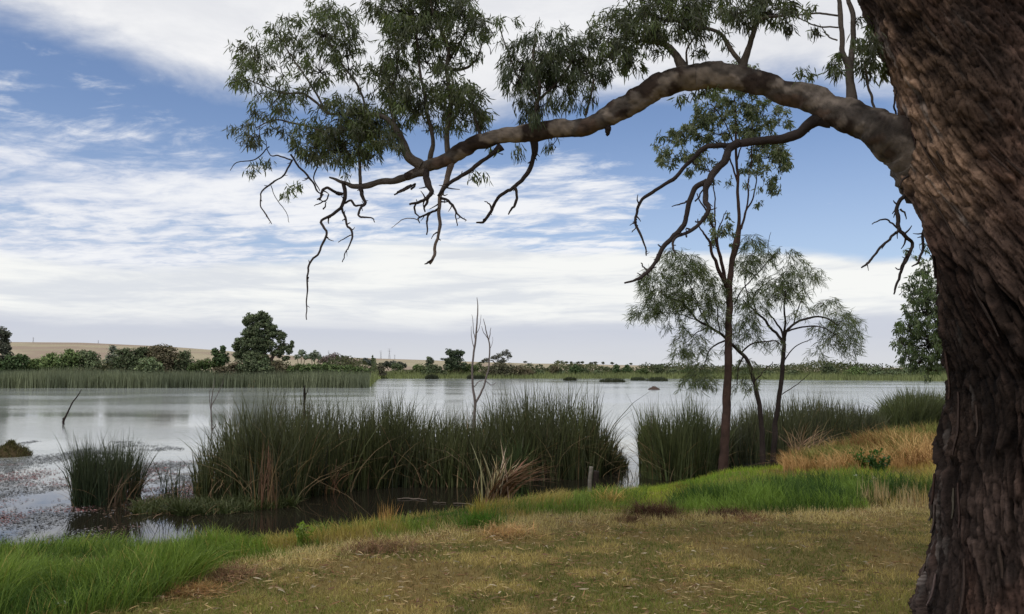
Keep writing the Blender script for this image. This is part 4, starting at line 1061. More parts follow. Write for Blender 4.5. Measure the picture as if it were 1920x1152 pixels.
# fence posts and the log lying in the water
def post(name, label, px, py, z, top, wpx, colr, dz=0.0):
    b0 = on_z(px, py, z); k = b0[1] / F
    o = thing(name, label, 'post', b0)
    hgt = (py - top) * k; r = wpx * k * .5
    mb = MB(); P = np.array([b0 + [0, 0, -.2], b0 + [0, 0, hgt * .5], b0 + [.02, 0, hgt]])
    tube(mb, P, np.array([r, r * .97, r * .9]), 9, 24, gnarl=.008, rough=.14, col=colr, freq=9)
    mb.build('shaft', M_WOOD, o)
    return o
post('fence_post', 'weathered pale grey fence post at the edge of the water', 1106, 946, -.42, 877, 8, np.array(lin(116, 110, 102)))
post('dark_post', 'short blackened post close beside the pale fence post', 1116, 948, -.44, 885, 12, np.array(lin(48, 40, 36)))
post('thin_post', 'thin dark post standing among the reeds by the young gum', 1266, 885, WATER, 808, 6, np.array(lin(70, 60, 50)))
lg = thing('floating_log', 'pale thin branch floating in the dark water before the long rush bed', 'log', on_z(800, 940, WATER))
for pts in ([(745, 936, 3), (775, 935, 3.4), (800, 938, 3)], [(812, 942, 2.4), (835, 943, 2.4)], [(850, 944, 3), (880, 946, 3.4), (900, 950, 2.6)]):
    P = np.array([on_z(a, b_, WATER + .012) for a, b_, r in pts]); R = np.array([r * .32 * P[i][1] / F for i, (a, b_, r) in enumerate(pts)])
    mb = MB(); tube(mb, P, R, 8, 20, gnarl=.02, rough=.2, col=np.array(lin(104, 94, 84))); mb.build('branch', M_WOOD, lg, smooth=True)

# ------------------------------------------------------------------ bank and lawn plants
def ground_pts(n, x0, x1, y0, y1, pw=1.0):
    x = rng.uniform(x0, x1, n); y = y0 * (y1 / y0) ** rng.uniform(0, 1, n)
    x = x * 1.0
    return x, y
def scatter(n, dens_near=True):
    """points over the visible bank, thinning with distance"""
    a = np.radians(rng.uniform(-46, 44, n)); d = 4.6 * (32 / 4.6) ** (rng.uniform(0, 1, n))
    return d * np.sin(a), d * np.cos(a)
LAWN = [(-400, 1170), (150, 1166), (250, 1150), (310, 1122), (375, 1092), (430, 1062), (540, 1040), (640, 1028), (700, 1012), (760, 1003), (830, 995), (900, 988), (1000, 980), (1100, 972), (1160, 966), (1260, 962), (1400, 968), (1500, 962), (1600, 955), (1740, 944), (1950, 932), (2600, 915)]
LX, LY = np.array(LAWN).T
def zones(x, y):
    z = height(x, y); P = np.stack([x, y, z], -1); px, py = project(P); s = near_s(x, y)
    ly = np.interp(px, LX, LY) + (fbm(x * 1.1, y * 1.1, 3, 3) - .5) * 30 * 7 / np.maximum(y, 4)
    return z, px, py, s, py - ly
OLIVE, TANG, BROWN, STRAW, YG = [np.array(lin(*c_)) for c_ in ((106, 112, 56), (184, 164, 106), (140, 112, 76), (222, 202, 154), (128, 140, 64))]

# mown lawn: short blades
x, y = scatter(560000)
z, px, py, s, dl = zones(x, y)
keep = (s > .15) & (dl > -6) & (px > -500) & (px < 2300)
x, y, z, px, py, s, dl = [v[keep] for v in (x, y, z, px, py, s, dl)]
pa = fbm(x * 1.5, y * 1.5, 1, 4); pb = fbm(x * 3.6, y * 3.6, 7, 4); pc = fbm(x * .55, y * .55, 13, 3)
nn = len(x)
rr_ = rng.random(nn)
edge_f = sstep(dl, 38, 4)                                    # cut, bleached strip along the tall grass
f_tan = sstep(pb + .30 * edge_f + rng.normal(0, .04, nn), .52, .60)[:, None]; f_br = sstep(pa + rng.normal(0, .04, nn), .57, .64)[:, None]
c = OLIVE * (1 - f_tan) + TANG * f_tan
c = c * (1 - f_br * .75) + BROWN * f_br * .75
f = (edge_f * .8 * (rr_ < .75))[:, None]; c = c * (1 - f) + STRAW * f
f = (sstep(py, 1085, 1150) * sstep(pc, .40, .58) * .7)[:, None]; c = c * (1 - f) + YG * .9 * f
c = c * rng.uniform(.6, 1.3, (nn, 1))
thin = rng.random(nn) < np.clip(1.05 - .45 * f_br[:, 0], .1, 1)
hh = rng.uniform(.020, .055, nn) * (1 + .8 * edge_f) * (.6 + .8 * pb)
mb = MB()
blades(mb, np.stack([x, y, z - .004], 1)[thin], hh[thin], (.0022 + .0005 * y[thin]) * rng.uniform(.8, 1.5, thin.sum()), rng.normal(0, .75, (thin.sum(), 2)), rng.uniform(0, .8, thin.sum()), c[thin], 1)
o = mb.build('lawn_grass', M_GRASS); tag(o, 'short mown lawn mottled olive, tan and brown under the huge gum', 'grass', kind='stuff')

# cut straw and leaf litter lying flat
def litter(name, label, n, col_list, Lr, Wr, sel, thick=.004, curl=.3):
    x, y = scatter(n); z, px, py, s, dl = zones(x, y)
    k = (s > .3) & (px > -500) & (px < 2300) & sel(x, y, dl, py)
    x, y, z = x[k], y[k], z[k]; m_ = len(x)
    a = rng.uniform(0, 2 * pi, m_); L = rng.uniform(*Lr, m_); W = rng.uniform(*Wr, m_)
    dr = np.stack([np.cos(a), np.sin(a), rng.normal(0, .16, m_)], 1)
    cc = np.array([col_list[i] for i in rng.integers(0, len(col_list), m_)]) * rng.uniform(.7, 1.2, (m_, 1))
    mb = MB(); leaves(mb, np.stack([x, y, z + rng.uniform(.012, .035, m_)], 1), dr, L, W, cc, curl)
    o = mb.build(name, M_STRAW); return tag(o, label, 'litter', kind='stuff')
litter('straw', 'bleached cut grass strewn thickly along the edge of the lawn', 110000, [lin(206, 182, 138), lin(186, 158, 112), lin(160, 128, 92), lin(150, 112, 84)], (.025, .12), (.003, .007), lambda x, y, dl, py: (dl > -4) & (rng.random(len(x)) < np.where(dl < 45, .5, .08 + .25 * sstep(fbm(x * 2.2, y * 2.2, 41, 3), .5, .62))))
litter('leaf_litter', 'fallen gum leaves and bark shreds scattered over the lawn', 9000, [lin(176, 162, 138), lin(160, 140, 112), lin(140, 110, 88), lin(112, 84, 68), lin(160, 140, 112)], (.03, .09), (.006, .014), lambda x, y, dl, py: dl > 0, curl=.4)

# tall green grass along the bank
x, y = scatter(500000)
z, px, py, s, dl = zones(x, y)
k = (s > -.15) & (dl < 4) & (px > -560) & (px < 1880) & (px < 1215)
left = sstep(px, 480, 330)
pa = fbm(x * 1.6, y * 1.6, 21, 3)
k &= rng.random(len(x)) < (.62 + .38 * left)
x, y, z, px, py, s, dl, left, pa = [v[k] for v in (x, y, z, px, py, s, dl, left, pa)]
nn = len(x)
hh = (.12 + .045 * left) * np.clip(rng.normal(.9, .25, nn) + (pa - .5) * 2.4, .25, 1.9) * sstep(s, -.3, .25) * (1 - .55 * sstep(dl, -10, 4) * (1 - left)) * (1 + .75 * left * sstep(dl, -75, -25))
g1, g2, g3 = np.array(lin(56, 84, 32)), np.array(lin(122, 142, 62)), np.array(lin(176, 150, 92))
hue = np.clip((pa - .5) * 2.2 + .5 + rng.normal(0, .25, nn), 0, 1)[:, None]
c = g1 * (1 - hue) + g2 * hue
f = ((1 - left) * sstep(fbm(x * 1.9, y * 1.9, 61, 3), .56, .66) * .75 + (rng.random(nn) < .03) * .8)[:, None].clip(0, 1); c = c * (1 - f) + g3 * f
c = c * rng.uniform(.7, 1.2, (nn, 1))
mb = MB()
blades(mb, np.stack([x, y, z - .01], 1), hh, (.0026 + .00045 * y) * rng.uniform(.8, 1.4, nn), rng.normal(0, .38, (nn, 2)) + (np.stack([fbm(x * 1.3, y * 1.3, 71), fbm(x * 1.3, y * 1.3, 81)], 1) - .5) * 1.4, rng.uniform(.3, 1.4, nn), c, 3, c * 1.15)
o = mb.build('bank_grass', M_GRASS); tag(o, 'lush bright green grass growing along the bank of the lake', 'grass', kind='stuff')

# right-hand side: low yellow-green turf, a darker tall band in front of it, dry orange grass behind
x, y = scatter(500000)
z, px, py, s, dl = zones(x, y)
far_edge = np.interp(px, [1100, 1250, 1400, 1480, 1540, 1650, 1760, 1900], [960, 925, 898, 884, 884, 880, 874, 868])   # foot of the dry grass
inb = (px > 1150) & (px < 2300) & (s > .05) & (dl < 4)
wob2 = (fbm(x * .8, y * .8, 91, 3) - .5) * 24
dark_top = np.interp(px, [1200, 1260, 1290, 1400, 1500, 1600, 1700, 1780], [965, 950, 930, 920, 905, 898, 915, 925]) + wob2
bandd = inb & (py > dark_top) & (px > 1255 + wob2) & (px < 1790)
turf = inb & ~bandd & ((py > far_edge + wob2 * .3) | (px < 1470))
gold = (px > 1470) & (px < 2300) & (s > .1) & (py <= far_edge + wob2 * .3)
mb = MB()
k = turf & (rng.random(len(x)) < .75); nn = k.sum()
hue = np.clip((fbm(x[k] * 1.2, y[k] * 1.2, 15, 3) - .5) * 3 + .5, 0, 1)[:, None]
c = np.array(lin(110, 142, 46)) * (1 - hue) + np.array(lin(164, 172, 70)) * hue
f = (sstep(px[k], 1660, 1760) * .8)[:, None]; c = c * (1 - f) + np.array(lin(186, 164, 98)) * f
f = (sstep(fbm(x[k] * 1.6, y[k] * 1.6, 33, 3), .60, .68) * .7)[:, None]; c = c * (1 - f) + np.array(lin(140, 104, 62)) * f
blades(mb, np.stack([x[k], y[k], z[k] - .01], 1), rng.uniform(.05, .13, nn) * (1 + 1.2 * sstep(px[k], 1690, 1770)), (.003 + .0004 * y[k]), rng.normal(0, .5, (nn, 2)), rng.uniform(.2, 1, nn), c * rng.uniform(.75, 1.2, (nn, 1)), 2)
o = mb.build('turf_grass', M_GRASS); tag(o, 'low yellow green turf between the young gum and the tall dry grass', 'grass', kind='stuff')
mb = MB()
k = bandd; nn = k.sum()
pa = fbm(x[k] * 1.1, y[k] * 1.1, 55, 3)
pq = sstep(fbm(x[k] * 2.3, y[k] * 2.3, 57, 4) + rng.normal(0, .06, nn), .40, .60)[:, None]
c = np.array(lin(64, 90, 42)) * (1 - pq) + np.array(lin(128, 152, 68)) * pq
f = ((rng.random(nn) < .5) * sstep(px[k], 1610, 1680) * sstep(dl[k], -14, 0) * .9)[:, None]; c = c * (1 - f) + np.array(lin(196, 168, 110)) * f
blades(mb, np.stack([x[k], y[k], z[k] - .01], 1), rng.uniform(.16, .34, nn) * (.6 + .8 * pa) * (1 - .3 * sstep(dl[k], -12, 4)), (.003 + .00045 * y[k]), rng.normal(0, .35, (nn, 2)) + np.array([-.1, 0]), rng.uniform(.3, 1.3, nn), c * rng.uniform(.7, 1.25, (nn, 1)), 3)
o = mb.build('tall_grass', M_GRASS); tag(o, 'band of taller dark green grass at the far edge of the lawn', 'grass', kind='stuff')
k = gold; nn = k.sum()
pa = fbm(x[k] * .8, y[k] * .8, 66, 3)
c = np.array(lin(162, 122, 78)) * (1 - pa[:, None]) + np.array(lin(208, 174, 120)) * pa[:, None]
f = sstep(fbm(x[k] * .9, y[k] * .9, 77, 3), .50, .58)[:, None] * .85; c = c * (1 - f) + np.array(lin(96, 110, 52)) * f
f = sstep(fbm(x[k] * 1.3, y[k] * 1.3, 88, 3), .57, .63)[:, None] * .75; c = c * (1 - f) + np.array(lin(120, 78, 48)) * f
mb = MB()
blades(mb, np.stack([x[k], y[k], z[k] - .01], 1), rng.uniform(.18, .50, nn) * (.3 + 1.3 * pa), (.004 + .0005 * y[k]), rng.normal(0, .45, (nn, 2)) + np.array([-.15, 0]), rng.uniform(.3, 1.6, nn), c * rng.uniform(.7, 1.2, (nn, 1)), 3, c * 1.1)
o = mb.build('dry_grass', M_STRAW); tag(o, 'tall orange brown dry grass before the bulrushes and the green bush', 'grass', kind='stuff')

# single tufts and weeds on the bank
def tuft(name, label, px, py, hpx, wpx, n, colr, spread=.5, cat='grass tuft', z=None, mat=M_STRAW, bend=(.4, 1.5), wd=.006):
    zg = -.2
    for _ in range(6):
        p = on_z(px, py, zg); zg = gz_(p[0], p[1])
    if z is not None: zg = z
    p = on_z(px, py, zg); k = p[1] / F
    o = thing(name, label, cat, p)
    root = p + np.stack([rng.normal(0, wpx * k * .35, n), rng.normal(0, wpx * k * .25, n), np.zeros(n)], 1)
    root[:, 2] = height(root[:, 0], root[:, 1]) - .01
    mb = MB()
    blades(mb, root, hpx * k * np.clip(rng.normal(.75, .25, n), .25, 1.3), wd * rng.uniform(.7, 1.3, n), rng.normal(0, spread, (n, 2)), rng.uniform(*bend, n), jitter(colr, n, .4, .12), 4)
    mb.build('blades', mat, o, kind='stuff')
    return o
RUST = lin(132, 92, 62); DKB = lin(84, 62, 48); GOLD = lin(190, 152, 92); PALE = lin(196, 172, 128)
tuft('dead_grass_tuft', 'flattened rust coloured dead grass heap beside the lush green grass', 348, 1112, 26, 80, 900, lin(160, 126, 84), 1.1)
tuft('dead_grass_tuft', 'reddish brown torn grass heap where the lush green grass narrows', 425, 1082, 30, 60, 700, lin(140, 110, 84), 1.0)
tuft('dead_grass_tuft', 'long low mound of reddish dead grass below the tall golden stalks', 710, 1030, 22, 110, 900, lin(122, 96, 72), 1.0)
tuft('dead_grass_tuft', 'straw coloured sprawling grass clump below the dead flax', 948, 1004, 32, 60, 700, lin(200, 166, 116), .9)
tuft('dead_grass_tuft', 'dark brown dead grass mound at the edge of the green band', 1228, 966, 34, 60, 900, lin(92, 66, 52), .9)
tuft('dead_grass_tuft', 'small brown dead grass lump next to the dark mound', 1180, 978, 16, 40, 400, lin(112, 84, 64), .9)
tuft('dead_grass_tuft', 'dark torn grass clump under the band of tall green grass', 1362, 966, 22, 60, 600, lin(88, 66, 52), .9)
tuft('dead_grass_tuft', 'low russet grass patch below the first torn clump', 1400, 976, 14, 70, 500, lin(134, 96, 72), 1.0)
tuft('dead_grass_tuft', 'black brown gap of dead stems under the tall green grass', 1590, 950, 20, 70, 500, lin(70, 52, 44), .6)
tuft('golden_grass_tuft', 'thin golden grass stalks on the bank above the dark water', 722, 990, 52, 26, 90, GOLD, .22, bend=(.1, .6))
tuft('golden_grass_tuft', 'golden green grass tuft on the bank just before the dead flax', 903, 972, 44, 34, 220, lin(176, 158, 78), .28, bend=(.2, .9))
tuft('golden_grass_tuft', 'pale seeding grass stalks standing in the tall green band', 1640, 945, 52, 40, 130, PALE, .16, bend=(.1, .6))
tuft('golden_grass_tuft', 'pale dry grass stalks close to the huge trunk', 1708, 948, 46, 50, 140, PALE, .2, bend=(.1, .7))
tuft('golden_grass_tuft', 'yellow reed grass beside the blackened post', 1150, 944, 36, 44, 200, lin(190, 160, 96), .5)
tuft('green_grass_tuft', 'bright green grass tussock below the dead flax', 905, 990, 40, 60, 700, lin(82, 116, 40), .4, mat=M_GRASS)
def herb(name, label, px, py, hpx, wpx, n, colr, lsz, stems=7, cat='weed plant', flower=None):
    zg = -.2
    for _ in range(6):
        p = on_z(px, py, zg); zg = gz_(p[0], p[1])
    p = on_z(px, py, zg); k = p[1] / F
    o = thing(name, label, cat, p); mb = MB(); lf = MB()
    for i in range(stems):
        q = p + np.array([rng.normal(0, wpx * k * .35), rng.normal(0, wpx * k * .25), hpx * k * rng.uniform(.55, 1.05)])
        r0 = p + np.array([rng.normal(0, .02), rng.normal(0, .02), -.02])
        C_, _r = tube(mb, np.array([r0, (r0 + q) / 2 + rng.normal(0, .02, 3), q]), np.array([.005, .004, .002]), 5, 8, col=np.array(colr) * .9)
        m_ = n // stems
        b0 = C_[rng.integers(2, len(C_), m_)]
        leaves(lf, b0, rng.normal(0, 1, (m_, 3)) + [0, 0, .2], rng.uniform(.6, 1.3, m_) * lsz, rng.uniform(.6, 1.3, m_) * lsz * .42, jitter(colr, m_, .3))
        if flower is not None and i % 2 == 0:
            fl = MB(); m_ = 8
            leaves(fl, np.repeat(q[None], m_, 0), rng.normal(0, 1, (m_, 3)) + [0, 0, .6], .03, .016, np.array(flower)); fl.build('flower', M_LEAF, o)
    mb.build('stem', M_TWIG, o, kind='stuff'); lf.build('leaves', M_LEAF, o, kind='stuff')
herb('leafy_weed', 'yellow green leafy weed standing at the water edge in front of the rushes', 565, 1022, 40, 24, 130, lin(122, 142, 58), .05)
herb('leafy_weed', 'smaller leafy weed in the bank grass near the yellow green one', 603, 1010, 26, 22, 90, lin(104, 112, 62), .045)
herb('dark_weed', 'small dark weed poking out of the weedy shallows by the lush grass', 73, 1006, 22, 26, 60, lin(52, 52, 40), .05)
herb('green_herb', 'rounded dark green weed at the foot of the dry grass', 1648, 884, 28, 34, 260, lin(58, 88, 40), .07, 9)
herb('green_herb', 'leafy mid green weed beside the rounded one in the dry grass', 1624, 880, 34, 30, 220, lin(72, 104, 44), .07, 9)
herb('flowering_weed', 'white flowering weed in the tall green grass', 1640, 920, 24, 34, 130, lin(90, 116, 62), .05, 9, flower=lin(214, 214, 200))
for nm, px_, py_, r_, lab in (('white_scrap', 116, 1140, 10, 'crumpled white scrap lying on the grass in the corner'), ('bark_curl', 296, 1128, 8, 'pale curl of bark lying on the short grass')):
    zg = -.2
    for _ in range(6):
        p = on_z(px_, py_, zg); zg = gz_(p[0], p[1])
    mb = MB(); k = p[1] / F * r_
    L = np.linspace(-1, 1, 9)
    V = []
    for t_ in L:
        for s2 in (-1, -.3, .4, 1):
            V.append(p + np.array([t_ * k, s2 * k * .45 + .1 * k * sin(3 * t_), .02 + k * .35 * (s2 * s2) * (1 + .5 * sin(4 * t_ + 1)) + .004]))
    i9 = np.arange(36).reshape(9, 4)
    q = np.stack([i9[:-1, :-1], i9[1:, :-1], i9[1:, 1:], i9[:-1, 1:]], -1).reshape(-1, 4)
    mb.add(V, q, None, np.array(lin(208, 204, 196)) if nm == 'white_scrap' else np.array(lin(176, 160, 140)))
    o = mb.build(nm, M_STRAW); tag(o, lab, 'litter')

# ------------------------------------------------------------------ weed floating on the shallows
n = 230000
x = rng.uniform(-14.5, -1.6, n); y = 9.0 * (27 / 9.0) ** rng.uniform(0, 1, n)
z0 = np.full(n, WATER)
px, py = project(np.stack([x, y, z0], 1))
dens = fbm(x * .9, y * .45, 5, 4) + .15 * (fbm(x * 4, y * 1.6, 15, 2) - .5)
right_lim = np.interp(py, [815, 840, 870, 900, 960, 1000, 1040], [200, 330, 390, 390, 330, 255, 210])
k = (px < right_lim + 60 * (dens - .5)) & (py > 836 - 14 * dens) & (near_s(x, y) < -.02) & (dens > .33 + .30 * rng.random(n) + .22 * sstep(py, 890, 838)) & (px > -560)
x, y, dens, px, py = x[k], y[k], dens[k], px[k], py[k]; n = len(x)
red = sstep(fbm(x * .8 + 3, y * .7, 31, 3), .50, .60) * sstep(py, 850, 890)
red = np.maximum(red, sstep(fbm(x * 1.5, y * 1.2, 35, 3), .42, .55) * sstep(px, 268, 290) * sstep(py, 850, 870))
brn = sstep(px, 150, 200) * sstep(py, 935, 955)
c0 = np.array(lin(78, 80, 80)); c1 = np.array(lin(126, 84, 82)); c2 = np.array(lin(96, 76, 58)); c3 = np.array(lin(140, 142, 146))
mixr = rng.random((n, 1))
c = c0 * (1 - mixr) + c3 * mixr
f = (red * (rng.random(n) < .55))[:, None]; c = c * (1 - f) + c1 * f
f = (brn * (rng.random(n) < .8))[:, None]; c = c * (1 - f) + c2 * f
c = c * rng.uniform(.7, 1.15, (n, 1))
S = rng.uniform(.004, .012, n) * (.4 + .07 * y)
a0 = rng.uniform(0, 2 * pi, n)
V = []
for j in range(5):
    rj = S * rng.uniform(.6, 1.2, n)
    V.append(np.stack([x + 1.9 * rj * np.cos(a0 + j * 1.2566), y + .8 * rj * np.sin(a0 + j * 1.2566), np.full(n, WATER + .004) + rng.uniform(0, .012, n)], 1))
V = np.stack(V, 1); i = np.arange(n)[:, None] * 5
mb = MB(); mb.add(V.reshape(-1, 3), i + np.array([[0, 1, 2, 3]]), i + np.array([[0, 3, 4]]), np.repeat(c, 5, 0))
o = mb.build('floating_weed', M_WEED); tag(o, 'grey and red scum of tiny weed floating on the shallows', 'water weed', kind='stuff')

# ------------------------------------------------------------------ far side of the lake
def bush(name, label, lobes, D, z0, colr, leaf, n, trunk=None, cat='bush', group=None, core=.55):
    """lobes: (px, py, rx, ry) masses of foliage at distance D; n clumps of leaves in all"""
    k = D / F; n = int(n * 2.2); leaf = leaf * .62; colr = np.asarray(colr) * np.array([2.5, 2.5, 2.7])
    wx2 = 1.25 if cat == 'bush' and D > 60 else 1.0
    L = np.array([[*at(l[0], l[1], D), l[2] * k * wx2, l[3] * k] for l in lobes])
    b0 = np.array([L[:, 0].mean(), D, z0])
    o = thing(name, label, cat, b0, group)
    area = L[:, 3] * L[:, 4]; pick = rng.choice(len(L), n, p=area / area.sum())
    # each lobe breaks into sub-clumps
    m_ = 26
    sd = unit(rng.normal(size=(len(L), m_, 3))) * rng.uniform(.35, .92, (len(L), m_, 1))
    ctrs = L[:, None, :3] + sd * np.stack([L[:, 3], (L[:, 3] + L[:, 4]) * .5, L[:, 4]], 1)[:, None, :]
    sub = rng.integers(0, m_, n)
    rad_ = np.sqrt(area)[pick][:, None]
    v = unit(rng.normal(size=(n, 3))) * (rng.random((n, 1)) ** .4)
    P = ctrs[pick, sub] + v * rad_ * (np.array([.52, .52, .36]) if cat != 'tree' else np.array([.42, .42, .30]))
    if cat != 'tree':
        dn = rng.random(n) < .45
        P[dn, 2] = rng.uniform(z0, np.maximum(P[dn, 2], z0 + .1))
    P[:, 2] = np.maximum(P[:, 2], z0 + .05)
    N = v + np.array([0, 0, .35]) + rng.normal(0, .35, (n, 3))
    tone = rng.uniform(.75, 1.25, (len(L), m_))[pick, sub][:, None]
    c = np.asarray(colr) * tone * rng.uniform(.7, 1.3, (n, 1)) * (1 + rng.uniform(-.08, .08, (n, 3)))
    mb = MB(); patches(mb, P, N, leaf * rng.uniform(.6, 1.4, n), np.clip(c, .004, 1), 1.5)
    mb.build('crown', M_FAR, o, kind='stuff')
    tm = MB()
    tl = trunk if trunk else [[(l[0] + rng.uniform(-2, 2), None), (l[0], l[1])] for l in lobes[:3]]
    for pts in tl:
        if pts[0][1] is None:
            q = at(pts[1][0], pts[1][1], D); p0 = np.array([q[0] * .6 + b0[0] * .4, D, z0 - .1])
            tube(tm, np.array([p0, (p0 + q) / 2, q]), np.array([.05, .04, .02]) * (D / 100 + .3), 6, 8, gnarl=.08, col=np.array(lin(84, 72, 62)))
        else:
            P2 = np.array([at(a, b_, D) for a, b_, r in pts]); P2[0, 2] = min(P2[0, 2], z0)
            tube(tm, P2, np.array([r * k for a, b_, r in pts]), 7, 20, gnarl=.08, rough=.1, col=np.array(lin(92, 80, 70)))
    tm.build('trunk', M_TWIG, o, smooth=True)
    return o
DG, BG, OG, BR, YGc, GY, PU = [np.array(c_) for c_ in ((.034, .050, .020), (.070, .094, .034), (.056, .068, .034), (.090, .078, .046), (.120, .135, .045), (.085, .095, .068), (.085, .066, .060))]
Z0 = .3
# promontory, from its left end to the big tree
bush('dark_tree', 'dark tree at the left end of the far bank, cut by the picture edge', [(-6, 640, 22, 26), (4, 665, 16, 22), (-20, 620, 20, 18), (8, 632, 6, 10), (12, 655, 7, 8)], 100, Z0, (.042, .044, .030), .30, 3200, cat='tree')
bush('bush', 'dark bush right under the tree at the end of the far bank', [(20, 680, 24, 14), (38, 672, 12, 10), (5, 688, 16, 10)], 99, Z0, DG * 1.1, .30, 1500)
bush('bush', 'small yellow green bush between the dark bush and the bare field', [(62, 682, 14, 10), (75, 688, 14, 8), (55, 690, 12, 8)], 100, Z0, BG * .9, .28, 900)
bush('bush', 'first bright green willowy bush before the bare slope', [(88, 680, 16, 12), (98, 672, 10, 10), (82, 690, 16, 8)], 101, Z0, BG, .28, 1300)
bush('bush', 'broad bright green bush in the middle of the bare slope', [(122, 676, 22, 16), (136, 668, 14, 12), (112, 688, 20, 10), (130, 660, 6, 6)], 101, Z0, BG * .95, .28, 1900)
bush('bush', 'green bush with a darker top where the slope meets the shrubs', [(162, 676, 20, 16), (152, 664, 10, 8), (178, 684, 18, 12), (168, 668, 12, 8)], 102, Z0, OG * 1.05, .28, 1700)
bush('bush', 'grey topped shrub on the edge of the thicket', [(212, 655, 8, 8), (214, 672, 12, 12), (206, 684, 14, 10)], 104, Z0, GY, .28, 900)
bush('bush', 'wide dark olive shrub at the centre of the thicket', [(238, 678, 26, 18), (252, 664, 18, 12), (230, 662, 12, 10), (262, 682, 20, 14), (268, 656, 10, 8)], 102, Z0, OG * .8, .28, 2800)
bush('bush', 'low light green mound in front of the brown shrub', [(280, 682, 18, 11), (292, 688, 14, 9), (270, 690, 14, 8)], 99, Z0, OG * 1.5, .26, 1200)
bush('bush', 'tall brownish shrub that tops the thicket', [(302, 664, 24, 17), (290, 655, 10, 8), (316, 655, 12, 8), (325, 672, 18, 14), (308, 680, 22, 12), (280, 660, 9, 8)], 103, Z0, BR * .75, .28, 2800)
bush('bush', 'olive shrub at the right shoulder of the thicket', [(346, 668, 12, 14), (340, 680, 16, 12), (356, 684, 14, 10)], 103, Z0, OG * .8, .28, 1100)
bush('bush', 'low green shrub between the thicket and the small dark tree', [(376, 684, 18, 9), (392, 682, 14, 10), (366, 690, 14, 7)], 101, Z0, BG * .6, .26, 1100)
bush('small_tree', 'small dark tree next to the tallest tree of the far bank', [(412, 672, 16, 14), (404, 660, 7, 8), (418, 655, 6, 8), (408, 684, 16, 10)], 102, Z0, DG * 1.05, .28, 1500, cat='tree')
bush('tall_tree', 'tallest tree of the far bank, dense dark green crown open at one side', [(475, 598, 18, 12), (492, 592, 12, 10), (500, 606, 14, 12), (462, 605, 8, 8), (486, 618, 26, 14), (462, 628, 16, 10), (510, 622, 14, 16), (526, 630, 9, 16), (470, 642, 28, 16), (448, 650, 12, 18), (500, 645, 22, 16), (530, 652, 9, 10), (542, 655, 8, 12), (548, 645, 4, 6), (520, 662, 14, 9), (536, 672, 10, 5), (455, 668, 20, 14), (485, 668, 22, 16), (505, 680, 16, 10)], 100, Z0, np.array((.046, .056, .028)), .24, 13000,
     trunk=[[(496, 705, 6), (497, 680, 5), (492, 650, 4), (486, 620, 2.5), (482, 600, 1)], [(498, 690, 4), (512, 668, 3), (526, 650, 2), (540, 645, 1)], [(494, 680, 4), (475, 655, 3), (460, 630, 1.5)]], cat='tree')
bush('bush', 'mid green bush at the foot of the tallest tree', [(478, 680, 26, 14), (462, 690, 18, 9), (496, 690, 16, 9), (474, 668, 14, 10)], 98, Z0, OG * .95, .28, 2200)
bush('bush', 'brownish low bush at the sheltered side of the tallest tree', [(425, 692, 18, 7), (440, 686, 12, 8), (410, 694, 12, 5)], 98, Z0, BR * .7, .26, 800)
bush('bush', 'dull russet bush under the open side of the tallest tree', [(530, 690, 16, 9), (518, 684, 12, 9), (548, 693, 12, 6)], 99, Z0, BR * .75, .26, 900)
bush('pale_gum_tree', 'pale feathery gum behind the russet bush', [(565, 662, 8, 6), (572, 668, 8, 6), (558, 670, 7, 6)], 180, 1.2, GY * 1.1, .34, 500, cat='tree')
bush('pale_gum_tree', 'round topped pale gum beside the feathery one', [(590, 664, 10, 6), (584, 670, 10, 7), (598, 668, 7, 6)], 182, 1.2, GY, .36, 620, cat='tree')
bush('purple_bush', 'purplish brown bush on the bare ground behind the hedge', [(618, 671, 14, 6), (628, 668, 12, 6), (640, 673, 12, 6), (604, 676, 12, 5), (650, 676, 8, 4)], 185, 1.0, PU, .36, 1300)
bush('purple_bush', 'lower purplish bush toward the dark domed tree', [(662, 678, 10, 5), (654, 680, 9, 4), (672, 681, 7, 4)], 186, 1.0, PU * .9, .36, 500)
bush('hedge', 'bright green low hedge along the end of the promontory', [(548, 693, 14, 6), (566, 690, 16, 7), (586, 689, 16, 8), (606, 690, 16, 7), (628, 690, 16, 7), (650, 691, 16, 6), (672, 692, 14, 5), (688, 694, 8, 4)], 98, Z0, BG * .72, .26, 3200, cat='hedge')
bush('domed_tree', 'blue grey domed tree behind the end of the promontory', [(690, 680, 14, 8), (684, 678, 9, 6), (698, 682, 8, 6)], 215, 1.5, (.040, .046, .038), .40, 900, cat='tree')
bush('domed_tree', 'second blue grey dome, wider and lower', [(733, 683, 16, 7), (722, 684, 10, 6), (746, 684, 12, 6), (758, 686, 6, 5)], 215, 1.5, (.044, .048, .036), .40, 1100, cat='tree')
bush('bush', 'dark ragged bush just past the tip of the promontory', [(706, 688, 12, 8), (700, 695, 10, 8), (716, 694, 10, 8), (712, 702, 12, 6)], 188, Z0, (.045, .042, .026), .40, 900)
bush('bush', 'green bush in front of the second blue grey dome', [(742, 686, 10, 5), (750, 690, 8, 4)], 205, Z0, OG * .9, .40, 350)
